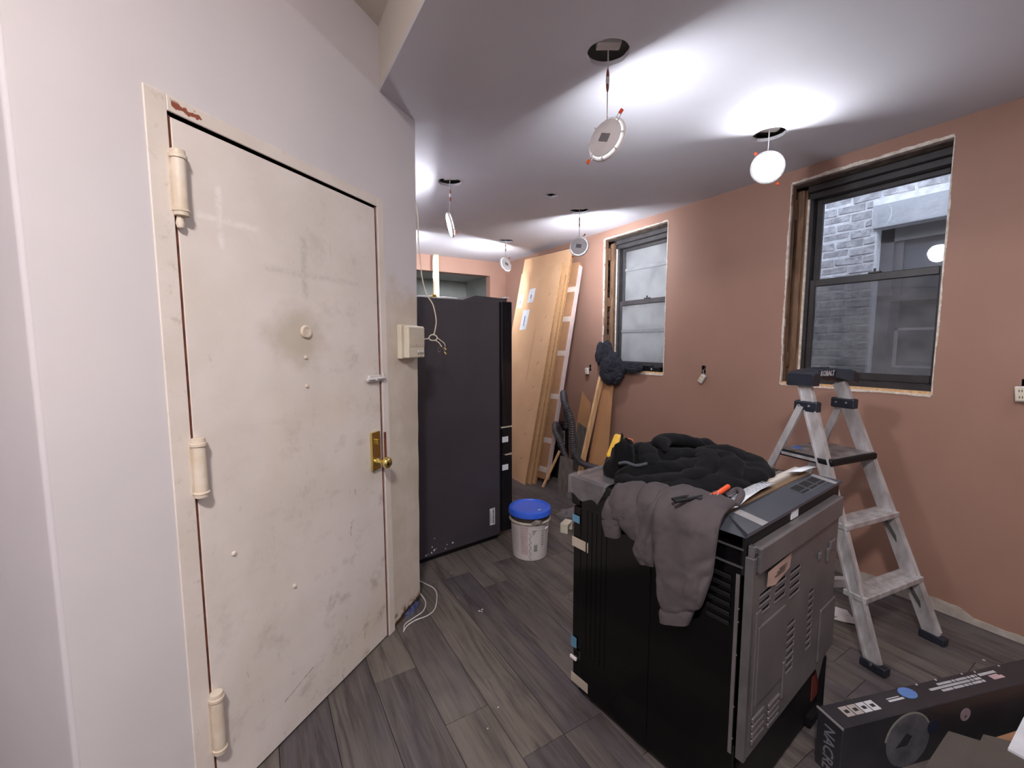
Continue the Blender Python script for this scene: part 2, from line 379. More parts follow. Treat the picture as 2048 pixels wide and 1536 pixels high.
# brown wall: drywall with two window openings and box holes
def ragged(y0, y1, z0, z1, j=0.003):
    pts = []
    for (a, b) in (((y0, z0), (y1, z0)), ((y1, z0), (y1, z1)), ((y1, z1), (y0, z1)), ((y0, z1), (y0, z0))):
        n = 16
        for i in range(n):
            t = i/n; pts.append((a[0]+(b[0]-a[0])*t+random.uniform(-j, j)*(i > 0), a[1]+(b[1]-a[1])*t+random.uniform(-j, j)*(i > 0)))
    return pts
W1 = (0.803, 1.575, 1.168, 2.500); W2 = (2.575, 3.357, 1.172, 2.502)
boxes = [(3.548, 1.185), (2.176, 1.235), (0.470, 1.245)]
holes = [ragged(W1[0], W1[1], W1[2], W1[3]), ragged(W2[0], W2[1], W2[2], W2[3])]
holes += [[(a-0.02, b-0.033), (a+0.02, b-0.035), (a+0.021, b+0.033), (a-0.019, b+0.034)] for a, b in boxes]
wr = slab([(YR, 0), (YB, 0), (YB, ZC), (YR, ZC)], holes, WX, WX+0.013, 'yz').build('wall_right', BROWN); structure(wr)
# masonry shell behind the drywall
mh = [[(W1[0]-0.02, W1[2]-0.03), (W1[1]+0.02, W1[2]-0.03), (W1[1]+0.02, W1[3]+0.02), (W1[0]-0.02, W1[3]+0.02)], [(W2[0]-0.02, W2[2]-0.03), (W2[1]+0.02, W2[2]-0.03), (W2[1]+0.02, W2[3]+0.02), (W2[0]-0.02, W2[3]+0.02)]]
OLDB = mat('old_inner_brick', (96, 74, 62), 0.9, c2=(52, 42, 38), ns=14, bump=0.5)
MB().box((WX+0.22, YR-0.1, 0), (WX+0.42, W1[0]-0.03, ZH)).box((WX+0.22, W1[1]+0.02, 0), (WX+0.42, W2[0]-0.03, ZH)).box((WX+0.22, W2[1]+0.02, 0), (WX+0.42, YB+0.2, ZH)) \
    .box((WX+0.22, W1[0]-0.03, 0), (WX+0.42, W1[1]+0.02, W1[2]-0.03)).box((WX+0.22, W2[0]-0.03, 0), (WX+0.42, W2[1]+0.02, W2[2]-0.03)) \
    .box((WX+0.22, W1[0]-0.03, W1[3]), (WX+0.42, W1[1]+0.02, ZH)).box((WX+0.22, W2[0]-0.03, W2[3]), (WX+0.42, W2[1]+0.02, ZH)).build('masonry', OLDB, wr)
MB().box((WX+0.02, YR, 0), (WX+0.22, 0.42, 0.02)).box((WX+0.16, 2.05, 1.1), (WX+0.2, 2.3, 1.4)).box((WX+0.16, 3.42, 1.1), (WX+0.2, 3.65, 1.4)).box((WX+0.16, 0.35, 1.1), (WX+0.2, 0.6, 1.4)).build('box_hole_backing', DARK, wr)
# back wall with the pass-through
wb = slab([(0.4, 0), (3.12, 0), (3.12, ZC), (0.4, ZC)], [[(0.95, 1.0), (2.87, 1.0), (2.87, 2.385), (0.95, 2.385)]], YB, YB+0.12, 'xz').build('wall_back', BROWN); structure(wb)
# far room behind it
fr = thing('wall_far', None, None, (2.0, 7.5, 0), kind='structure')
MB().box((-1.6, 0, 0), (1.8, 0.1, 2.7)).build('far_wall', GREYROOM, fr); MB().box((-1.7, -2.01, 0), (-1.6, 0, 2.7)).box((1.5, -2.01, 0), (1.6, 0, 2.7)).build('side_wall', GREYROOM, fr)
slab([(-1.7, -2.01), (1.7, -2.01), (1.7, 0.1), (-1.7, 0.1)], [circ(0.13, -0.95, 0.08)], 2.60, 2.62).build('far_ceiling', GREYROOM, fr)
MB().box((-1.7, -2.03, 2.75), (1.7, 0.1, 2.8)).build('far_roof', DARK, fr)
# hidden side wall of the kitchen, wall behind the camera, left wall
structure(MB().box((0.60, 2.36, 0), (0.70, YB, ZH)).build('wall_partition', WHITEW))
structure(MB().box((XL-0.1, YR-0.1, 0), (WX+0.3, YR, ZH)).build('wall_rear', WHITEW))
structure(MB().box((XL-0.1, YR, 0), (XL, 3.0, ZH)).build('wall_left', WHITEW))
structure(MB().box((XL-0.1, 2.9, 0), (0.66, 3.0, ZH)).build('wall_hall', WHITEW))
# trims: ragged unpainted strip at the foot of the brown wall
N_ = MB(); yy = -1.7; pts = [(yy, 0.0)]; top = []
while yy < 1.45:
    h = 0.034 if yy < 0.62 else 0.058
    if 0.62 <= yy < 0.86: h = 0.066
    if yy > 1.12: h = 0.075
    top.append((yy, h+random.uniform(-0.004, 0.004))); yy += random.uniform(0.03, 0.06)
N_.prism([(-1.7, 0.0), (1.45, 0.0)]+list(reversed(top)), WX-0.006, WX, 'yz')
structure(N_.build('baseboard_right', mat('bare_drywall_white', (188, 180, 172), 0.85, c2=(160, 150, 140), ns=14)))

# ------------------------------------------------------------------ the angled door wall
DA = radians(51.67); DZ = pi/2-DA
DO = Vector((-0.165, 1.505, 0))
wd_ = thing('wall_door', None, None, DO, DZ, kind='structure')
edge = [(1.186-0.05*(1-i/26)+random.uniform(-0.003, 0.003), 0.058+(2.53-0.058)*i/26) for i in range(27)]
pol = [(-0.300, 0), (-0.004, 0), (-0.004, 2.068), (0.858, 2.068), (0.858, 0), (0.905, 0), (0.905, 0.03), (0.99, 0.045)]+edge+[(1.192, ZH), (-0.300, ZH)]
slab(pol, [], 0, 0.10, 'xz').build('wall_panel', DWALL, wd_)
MB().prism([(-0.300+0.0105*cos(a), 0.0105+0.0105*sin(a)) for a in [1.5*pi-0.5*pi*k/6 for k in range(7)]]+[(-0.3105, 1.6), (-0.22, 1.6), (-0.22, 0.102), (-0.2999, 0.102)], 0, ZH, 'xy').build('return_wall', WHITEW, wd_)
MB().box((0.86, 0.012, 0), (1.10, 0.09, 0.4)).build('wall_core', mat('wall_core_rust', (92, 68, 48), 0.9, c2=(60, 44, 34)), wd_)
MB().box((-0.2, 0.10, 0), (0.97, 0.13, 2.2)).build('door_backing', DARK, wd_)

dr = thing('door_1', None, None, DO, DZ, kind='structure')
dp = MB(); dp.bbox((0.006, 0.003, 0.008), (0.848, 0.045, 2.058), 0.003, seg=1); dpo = dp.build('door_leaf', DOOR, dr)
fr_ = MB(); fr_.bbox((-0.058, -0.0035, 0.0), (-0.0035, 0.05, 2.110), 0.002, seg=1).bbox((0.858, -0.0035, 0), (0.903, 0.05, 2.110), 0.002, seg=1).bbox((-0.0035, -0.0035, 2.068), (0.858, 0.05, 2.110), 0.002, seg=1)
fr_.build('door_frame', DFRAME, dr)
MB().box((-0.004, 0.0045, 0), (0.0062, 0.05, 2.06)).box((0.8485, 0.006, 0), (0.858, 0.05, 2.066)).box((0, 0.03, 2.058), (0.858, 0.05, 2.067)).build('jamb_reveal', RUST, dr)
MB().box((0.8585, -0.0058, 0.90), (0.872, 0.0, 1.03)).build('strike_plate', RUST, dr)
HINGE = mat('painted_hinge_cream', (218, 206, 192), 0.5, c2=(204, 188, 168), ns=16, bump=0.2)
def hinge(z0, z1):
    h = MB(); c = Vector((0.009, -0.012, 0))
    pr = [(0.001, z0), (0.0175, z0+0.001), (0.0185, z0+0.010), (0.0205, z0+0.012), (0.0205, z0+0.016), (0.0175, z0+0.018), (0.0175, z1-0.026), (0.021, z1-0.024), (0.021, z1-0.016), (0.0185, z1-0.014), (0.017, z1-0.002), (0.001, z1)]
    h.lathe(pr, 20, Matrix.Translation(c)); h.box((-0.012, -0.006, z0+0.012), (0.024, -0.001, z1-0.014)); o = h.build('hinge', HINGE, dr)
    return o
hinge(1.797, 1.972); hinge(1.006, 1.182); hinge(0.196, 0.395)
MB().lathe([(0.001, 1.762), (0.008, 1.766), (0.011, 1.778), (0.006, 1.80)], 10, Matrix.Translation((0.006, -0.008, 0))).build('hinge_pin', HINGE, dr)
Mo = Matrix.Rotation(pi/2, 4, 'X')      # lathe axis z -> -y (towards the room)
pe = MB().lathe([(0.024, -0.004), (0.0245, 0.002), (0.021, 0.006), (0.015, 0.006), (0.014, 0.004), (0.001, 0.004)], 28, Matrix.Translation((0.427, 0.0, 1.494)) @ Mo).build('peephole', HINGE, dr)
for i, (u, z) in enumerate(((0.421, 1.399), (0.421, 1.292), (0.102, 0.788), (0.321, 0.558))):
    MB().lathe([(0.0075, -0.004), (0.0075, 0.001), (0.005, 0.0035), (0.0008, 0.004)], 12, Matrix.Translation((u, 0.001, z)) @ Mo).build('bolt_head', HINGE if i < 2 else PLASTER, dr)
bo = MB().bbox((0.762, -0.010, 1.276), (0.842, 0.003, 1.306), 0.002).build('slide_bolt', WPLASTIC, dr)
MB().tube([(0.742, -0.014, 1.290), (0.866, -0.014, 1.290)], 0.006, 10).box((0.862, -0.01, 1.272), (0.872, -0.004, 1.312)).build('bolt_rod', WPLASTIC, bo)
MB().tube([(0.792, -0.014, 1.29), (0.792, -0.028, 1.285)], 0.004, 8).build('bolt_knob', WPLASTIC, bo)
kp = MB().bbox((0.765, -0.011, 0.866), (0.822, 0.002, 1.045), 0.003).build('knob_plate', BRASS, dr)
MB().bbox((0.788, -0.024, 0.985), (0.800, -0.010, 1.012), 0.003).build('thumb_turn', BRASS, kp)
kn = MB().lathe([(0.016, 0.0), (0.017, 0.006), (0.010, 0.012), (0.009, 0.030), (0.014, 0.036), (0.024, 0.044), (0.0275, 0.054), (0.025, 0.064), (0.016, 0.071), (0.001, 0.073)], 28, Matrix.Translation((0.795, -0.010, 0.905)) @ Mo).build('door_knob', BRASS, dr)

# intercom on the wall beside the frame
ic = thing('intercom', 'ivory intercom handset box with slotted speaker on wall right of the cream door', 'intercom', DO+Matrix.Rotation(DZ, 3, 'Z') @ Vector((1.06, 0, 1.375)), DZ)
MB().bbox((-0.075, -0.026, 0.0), (0.075, -0.0005, 0.168), 0.003).build('back_plate', IVORY, ic)
hs = MB().bbox((-0.060, -0.058, 0.003), (0.084, -0.026, 0.163), 0.006).build('housing', IVORY, ic)
for k in range(12):
    z = 0.060+k*0.0082
    MB().box((-0.056, -0.0610, z), (0.080, -0.0565, z+0.0042)).build('slat', IVORY, hs)
for k in range(3):
    MB().bbox((0.020+k*0.020, -0.063, 0.030), (0.032+k*0.020, -0.057, 0.040), 0.001).build('button', WPLASTIC, hs)
MB().box((0.021, -0.0590, 0.018), (0.0235, -0.0575, 0.027)).box((0.027, -0.0590, 0.018), (0.031, -0.0575, 0.020)).box((0.041, -0.0590, 0.018), (0.0435, -0.0575, 0.027)).box((0.048, -0.0590, 0.018), (0.0505, -0.0575, 0.027)).box((0.061, -0.0590, 0.018), (0.0635, -0.0575, 0.027)).box((0.066, -0.0590, 0.022), (0.070, -0.0575, 0.024)).box((0.044, -0.0590, 0.007), (0.048, -0.0575, 0.011)).box((0.0, -0.0612, 0.066), (0.003, -0.0605, 0.070)).box((0.075, -0.0612, 0.066), (0.0785, -0.0605, 0.070)).build('marking', INK, hs, kind='stuff')

# loose cable by the wall corner, knotted
cb = thing('knotted_cable', 'beige cable hanging down the wall corner, knotted beside the intercom with bare ends', 'cable', (0.79, 2.26, 1.42))
def rel(ps, b): return [Vector(p)-Vector(b) for p in ps]
cbb = (0.79, 2.26, 1.42)
p1 = [(0.745, 2.275, 2.30), (0.762, 2.262, 2.22), (0.776, 2.255, 2.12), (0.776, 2.255, 1.997), (0.781, 2.250, 1.893), (0.792, 2.246, 1.789), (0.812, 2.238, 1.71), (0.840, 2.226, 1.658), (0.855, 2.222, 1.577), (0.849, 2.226, 1.523), (0.842, 2.228, 1.494)]
MB().tube(curve(rel(p1, cbb)), 0.0032, 8).build('cable', IVORY, cb)
ring = [(0.838+0.022*cos(t)*0.93, 2.228-0.022*cos(t)*0.37+0.004*sin(2*t), 1.482+0.016*sin(t)) for t in [2*pi*k/16 for k in range(20)]]
MB().tube(rel(ring, cbb), 0.003, 8).build('knot', IVORY, cb)
MB().tube(curve(rel([(0.775, 2.23, 1.474), (0.80, 2.243, 1.474), (0.822, 2.236, 1.478)], cbb)), 0.003, 8).tube(curve(rel([(0.856, 2.220, 1.482), (0.874, 2.212, 1.468), (0.892, 2.206, 1.452), (0.898, 2.204, 1.435)], cbb)), 0.0022, 8).tube(curve(rel([(0.846, 2.224, 1.468), (0.866, 2.216, 1.455), (0.880, 2.21, 1.432)], cbb)), 0.0028, 8).build('tail', IVORY, cb)
MB().tube(curve(rel([(0.880, 2.21, 1.434), (0.866, 2.215, 1.430), (0.860, 2.217, 1.412), (0.870, 2.213, 1.405), (0.873, 2.211, 1.424)], cbb)), 0.0012, 6).build('bare_wire', STEELL, cb)
MB().tube(rel([(0.898, 2.204, 1.436), (0.8975, 2.2035, 1.421)], cbb), 0.0012, 6).tube(rel([(0.882, 2.209, 1.432), (0.895, 2.204, 1.404)], cbb), 0.0012, 6).build('bare_wire', STEELL, cb)
MB().tube(rel([(0.893, 2.205, 1.428), (0.902, 2.202, 1.415)], cbb), 0.005, 8).tube(rel([(0.892, 2.205, 1.405), (0.902, 2.202, 1.392)], cbb), 0.005, 8).build('wire_end', BRASS, cb)
# thin white cord on the floor at the wall corner and the blue rag
c1 = [(0.800, 2.43, 0.004), (0.817, 2.387, 0.004), (0.845, 2.308, 0.004), (0.832, 2.228, 0.004), (0.780, 2.122, 0.004), (0.725, 2.085, 0.004), (0.657, 2.080, 0.004), (0.606, 2.060, 0.004), (0.575, 2.025, 0.004)]
c2 = [(0.745, 2.262, 0.03), (0.756, 2.205, 0.004), (0.717, 2.135, 0.004), (0.657, 2.105, 0.004), (0.600, 2.075, 0.006), (0.580, 2.035, 0.004)]
solo('floor_cord', MB().tube(curve(c1), 0.0028, 8), WPLASTIC, (0.7, 2.1, 0), 'white cord looping out widest over the floor from the wall foot right of the door', 'cord')
solo('floor_cord', MB().tube(curve(c2), 0.0026, 8), WPLASTIC, (0.65, 2.1, 0), 'shorter white cord lying close to the torn foot of the door wall', 'cord')

def blob(fn, nu=40, nv=20):
    """closed surface from fn(u in 0..1 round, v in 0..1 bottom..top)"""
    vs = [fn(i/nu, j/nv) for j in range(nv+1) for i in range(nu)]; fs = []
    for j in range(nv):
        for i in range(nu): fs.append((j*nu+i, j*nu+(i+1) % nu, (j+1)*nu+(i+1) % nu, (j+1)*nu+i))
    fs.append(tuple(reversed(range(nu)))); fs.append(tuple(range(nv*nu, nv*nu+nu)))
    return MB().add(vs, fs, True)
def ragfn(c, rx, ry, h, rot, sd, amp=0.25):
    def fn(u, v):
        a = 2*pi*u; r = cos(v*pi/2)**0.6 if v < 1 else 0.02
        n1 = noise.noise(Vector((cos(a)*1.7+sd, sin(a)*1.7, v*2.2)))
        x = cos(a)*rx*(r+amp*n1); y = sin(a)*ry*(r+amp*n1)
        z = h*sin(v*pi/2)*(1+0.5*n1)
        return Vector((c[0]+x*cos(rot)-y*sin(rot), c[1]+x*sin(rot)+y*cos(rot), c[2]+z))
    return fn
solo('blue_rag', blob(ragfn((0.665, 2.175, 0), 0.075, 0.022, 0.024, DZ, 3.1)), mat('blue_cloth', (30, 42, 100), 0.9, c2=(104, 108, 132), ns=22), (0.655, 2.165, 0), 'small crumpled blue rag stuffed under the torn wall foot right of the door', 'rag')

# ------------------------------------------------------------------ windows
def glass_mat(name, tint, milk, rough=0.0, milkc=(0.6, 0.62, 0.66, 1)):
    N = NT(name); t = N.t; t.nodes.remove(N.b)
    tr = N.n('ShaderNodeBsdfTransparent'); tr.inputs[0].default_value = tint
    gl = N.n('ShaderNodeBsdfGlossy'); gl.inputs['Roughness'].default_value = 0.02
    fz = N.n('ShaderNodeFresnel'); fz.inputs[0].default_value = 1.5
    m1 = N.n('ShaderNodeMixShader'); N.l(fz.outputs[0], m1.inputs[0]); N.l(tr.outputs[0], m1.inputs[1]); N.l(gl.outputs[0], m1.inputs[2])
    df = N.n('ShaderNodeBsdfDiffuse'); df.inputs[0].default_value = milkc
    m2 = N.n('ShaderNodeMixShader'); N.put(m2.inputs[0], N.math('MULTIPLY', N.ss(N.noise(N.co(), 3, 4), 0.2, 0.8), milk)); N.l(m1.outputs[0], m2.inputs[1]); N.l(df.outputs[0], m2.inputs[2])
    N.l(m2.outputs[0], N.out.inputs[0]); return N.m
def frost_mat():
    N = NT('frosted_glass'); N.col((0.80, 0.83, 0.86, 1)); N.rough(0.42)
    N.b.inputs['Transmission Weight'].default_value = 0.0
    t = N.n('ShaderNodeBsdfTranslucent'); t.inputs[0].default_value = (0.98, 0.96, 0.94, 1)
    m = N.n('ShaderNodeMixShader'); m.inputs[0].default_value = 0.62; N.l(N.b.outputs[0], m.inputs[1]); N.l(t.outputs[0], m.inputs[2]); N.l(m.outputs[0], N.out.inputs[0])
    c = N.mix(N.ss(N.noise(N.co(), 6, 5), 0.3, 0.75), rgb((176, 178, 180)), rgb((128, 128, 132))); N.col(c); return N.m
CLEAR = glass_mat('clear_pane', (0.97, 0.98, 1, 1), 0.03); HAZY = glass_mat('hazy_screened_pane', (0.55, 0.55, 0.57, 1), 0.22); FROST = frost_mat()
def window(nm, W, frame, g_up, g_lo, frost=False):
    y0, y1, z0, z1 = W
    t = thing(nm, None, None, (WX, (y0+y1)/2, z0), kind='structure')
    def L(p): return (p[0]-WX, p[1]-(y0+y1)/2, p[2]-z0)
    def bx(name, lo, hi, m, par=t, bev=0.0):
        a, b = L(lo), L(hi); mb = MB().bbox(a, b, bev, seg=1) if bev else MB().box(a, b); return mb.build(name, m, par)
    X = WX
    # ragged plaster edge left by the cut drywall
    e = MB()
    for (a, b, z, zz) in ((y1-0.002, y1+0.010, z0, z1), ):
        n = 110; w_ = 0.008
        for i in range(n):
            w_ = min(0.013, max(0.005, w_+random.uniform(-0.002, 0.002)))
            e.box(L((X-0.003, y1-0.001, z0+(z1-z0)*i/n)), L((X+0.014, y1+w_, z0+(z1-z0)*(i+1)/n)))
            e.box(L((X-0.003, y0-w_*0.7, z0+(z1-z0)*i/n)), L((X+0.014, y0+0.001, z0+(z1-z0)*(i+1)/n)))
        wa, wb2 = 0.010, 0.010
        for i in range(80):
            a = y0+(y1-y0)*i/80; b = y0+(y1-y0)*(i+1)/80
            wa = min(0.018, max(0.005, wa+random.uniform(-0.003, 0.003))); wb2 = min(0.015, max(0.006, wb2+random.uniform(-0.0015, 0.0015)))
            e.box(L((X-0.004, a, z1-0.004)), L((X+0.014, b, z1+wa)))
            e.box(L((X-0.004, a, z0-wb2)), L((X+0.014, b, z0+0.002)))
    e.build('plaster_edge', PLASTER, t)
    # left jamb seen through the opening: stud, gap with blocking and bricks, second stud
    bx('stud', (X+0.013, y1-0.004, z0), (X+0.050, y1+0.06, z1), STUD)
    bx('stud', (X+0.105, y1-0.030, z0), (X+0.128, y1+0.02, z1-0.03), STUD)
    bx('window_casing', (X+0.128, y1-0.040, z0), (X+0.150, y1+0.02, z1-0.03), BRONZE2 if frost else STUD)
    bx('caulk_strip', (X+0.128, y1-0.054, z0+0.02), (X+0.140, y1-0.040, z1-0.09), PLASTER)
    bx('gap_back', (X+0.050, y1+0.060, z0), (X+0.12, y1+0.065, z1), DARK)
    for zb in ((z0+0.30, 0.07), (z0+0.66, 0.09), (z1-0.20, 0.12)) if frost else ((z0+0.12, 0.10), (z1-0.22, 0.13)):
        bx('blocking', (X+0.045, y1+0.0, zb[0]), (X+0.112, y1+0.05, zb[0]+zb[1]), STUD)
    k = z0+0.01
    while k < z1-0.08:
        bx('brick', (X+0.055, y1+0.02+random.uniform(0, 0.02), k), (X+0.118, y1+0.058, k+0.058), OLDB, bev=0.004); k += 0.068
    # rough head and sill
    bx('rough_head', (X+0.013, y0-0.02, z1-0.012), (X+0.10, y1+0.02, z1+0.03), mat('charred_lintel', (70, 58, 54), 0.9, c2=(110, 94, 82), ns=18, bump=0.4))
    bx('rough_sill', (X+0.002, y0-0.01, z0-0.03), (X+0.17, y1+0.02, z0+0.004), PLASTER)
    bx('sill_strip', (X+0.002, y0, z0+0.004), (X+0.035, y1, z0+0.018), PINE)
    # dark metal frame: head with steps, jambs, sill
    yl = y1-0.052                                   # left outer edge of the metal frame
    bx('frame_head', (X+0.10, y0-0.02, z1-0.055), (X+0.25, yl, z1-0.012), frame, bev=0.004)
    bx('frame_head', (X+0.128, y0-0.02, z1-0.095), (X+0.25, yl, z1-0.055), frame, bev=0.003)
    bx('frame_jamb', (X+0.135, yl-0.022, z0+0.02), (X+0.25, yl, z1-0.095), frame, bev=0.003)
    bx('frame_jamb', (X+0.135, y0-0.02, z0+0.02), (X+0.25, y0+0.012, z1-0.095), frame, bev=0.003)
    bx('frame_sill', (X+0.095, y0-0.02, z0+0.004), (X+0.25, yl, z0+0.050), frame, bev=0.004)
    zm = z0+0.665
    def sash(name, xa, zb, zt, gm, sl, sb, st):
        ya, yb = y0+0.012, yl-0.022
        s_ = thing(name, None, None); s_.parent = t; s_.location = (0, 0, 0)
        bx('stile', (xa, yb-sl, zb), (xa+0.03, yb, zt), frame, s_, 0.003); bx('stile', (xa, ya, zb), (xa+0.03, ya+0.038, zt), frame, s_, 0.003)
        bx('rail', (xa, ya+0.038, zb), (xa+0.03, yb-sl, zb+sb), frame, s_, 0.003); bx('rail', (xa, ya+0.038, zt-st), (xa+0.03, yb-sl, zt), frame, s_, 0.003)
        g = bx('pane', (xa+0.012, ya+0.034, zb+sb-0.004), (xa+0.017, yb-sl+0.004, zt-st+0.004), gm, s_)
        if gm is CLEAR:
            yc_ = (ya+yb)/2-(y0+y1)/2
            for vtx in g.data.vertices: vtx.co.x -= (vtx.co.y-yc_)*0.018
        return s_
    sash('upper_sash', X+0.185, zm, z1-0.095, g_up, 0.035, 0.04, 0.030)
    sash('lower_sash', X+0.150, z0+0.050, zm+0.042, g_lo, 0.032, 0.045, 0.045)
    ym = (y0+y1)/2-0.04
    lk = MB().bbox(L((X+0.150, ym-0.03, zm+0.042)), L((X+0.178, ym+0.03, zm+0.052)), 0.002); lk.bbox(L((X+0.155, ym-0.006, zm+0.050)), L((X+0.165, ym+0.006, zm+0.072)), 0.002); lk.build('sash_lock', frame, t)
    if frost:
        for zb, xo in ((z0+1.005, 0.188), (z0+0.385, 0.152)): bx('muntin_bar', (X+xo, y0+0.05, zb), (X+xo+0.009, yl-0.056, zb+0.034), mat('grey_bar', (136, 136, 140), 0.6), bev=0.002)
    return t
window('window_1', W1, BRONZE, CLEAR, HAZY)
window('window_2', W2, BRONZE2, FROST, FROST, True)

# neighbouring brick wall across the air shaft
PB = NT('whitewashed_brick'); _v = PB.n('ShaderNodeNewGeometry').outputs['Position']; _r = PB.n('ShaderNodeObjectInfo').outputs['Random']
PB.col(PB.mix(PB.ss(PB.noise(_v, 16, 5), 0.35, 0.65), PB.mix(_r, rgb((196, 194, 199)), rgb((222, 220, 225))), rgb((172, 169, 175)))); PB.rough(0.9); PB.bump(PB.noise(_v, 34, 6, 0.7), 0.9, 0.02)
OPX = 4.55
ow = thing('wall_opposite', None, None, (OPX, 1.6, 0), kind='structure')
OY0, OY1, OZ0, OZ1 = 0.55, 1.60, 0.7, 2.405      # window opening in that wall
slab([(-3.0-1.6, -0.5), (6.5-1.6, -0.5), (6.5-1.6, 3.45), (-3.0-1.6, 3.45)], [[(OY0-1.6, OZ0), (OY1-1.6, OZ0), (OY1-1.6, OZ1), (OY0-1.6, OZ1)]], 0.012, 0.3, 'yz').build('mortar_bed', mat('mortar_white', (240, 240, 244), 0.95, c2=(214, 214, 220), ns=20, bump=0.6), ow)
bm_cache = []
for v in range(6):
    bmm = bmesh.new(); bmesh.ops.create_cube(bmm, size=1); 
    for vv in bmm.verts:
        vv.co = Vector((vv.co.x*0.03, vv.co.y*0.200, vv.co.z*0.060)); vv.co += Vector((random.uniform(-0.004, 0.004), random.uniform(-0.009, 0.009), random.uniform(-0.009, 0.009)))
    bmesh.ops.bevel(bmm, geom=bmm.edges[:], offset=0.006, segments=1, affect='EDGES')
    me = bpy.data.meshes.new('brick'); bmm.to_mesh(me); bmm.free(); me.materials.append(PB.m); bm_cache.append(me)
nb = 0
for r in range(0, 31):
    z = 0.98+r*0.0745
    off = 0.105 if r % 2 else 0
    for c in range(0, 10):
        y = 0.95+off+c*0.212
        ya, yb = y-0.1, y+0.1
        if z-0.03 < OZ1+0.20: ya = max(ya, OY1+(0.045 if z > OZ1-0.03 else 0.012))
        if yb-ya < 0.03: continue
        o = bpy.data.objects.new('brick', bm_cache[(r*3+c*5) % 6]); COL.objects.link(o); o.parent = ow
        o.location = (random.uniform(-0.002, 0.002)+0.022, (ya+yb)/2-1.6+random.uniform(-0.003, 0.003), z); o.scale.y = (yb-ya)/0.2; o.rotation_euler.x = random.uniform(-0.02, 0.02); nb += 1
MB().bbox((-0.02, OY0-1.75, OZ1), (0.05, OY1-1.6+0.03, OZ1+0.195), 0.006).build('stone_lintel', mat('painted_stone', (196, 198, 204), 0.9, c2=(178, 180, 186), ns=9, bump=0.3), ow)
OWF = mat('grey_window_paint', (120, 118, 122), 0.6)
MB().box((0.10, OY0-1.6, OZ0), (0.16, OY1-1.6, OZ0+0.08)).box((0.10, OY1-1.6-0.09, OZ0), (0.16, OY1-1.6, OZ1)).box((0.10, OY0-1.6, OZ1-0.11), (0.16, OY1-1.6, OZ1)).box((0.10, OY0-1.6, 1.80), (0.15, OY1-1.6, 1.85)).box((0.12, OY1-1.6-0.15, OZ0), (0.16, OY1-1.6-0.09, OZ1)).build('outer_window_frame', OWF, ow)
MB().box((0.075, OY0-1.6, 1.555), (0.095, OY1-1.6-0.145, 1.575)).box((0.075, OY1-1.6-0.165, 1.26), (0.095, OY1-1.6-0.145, 1.575)).box((0.075, OY0-1.6, 1.245), (0.095, OY1-1.6-0.145, 1.262)).build('white_grille_frame', WPLASTIC, ow)
MB().box((0.145, OY0-1.6, OZ0), (0.15, OY1-1.6, OZ1)).build('outer_pane', mat('grey_far_pane', (120, 122, 128), 0.15, c2=(104, 106, 112), ns=2), ow)

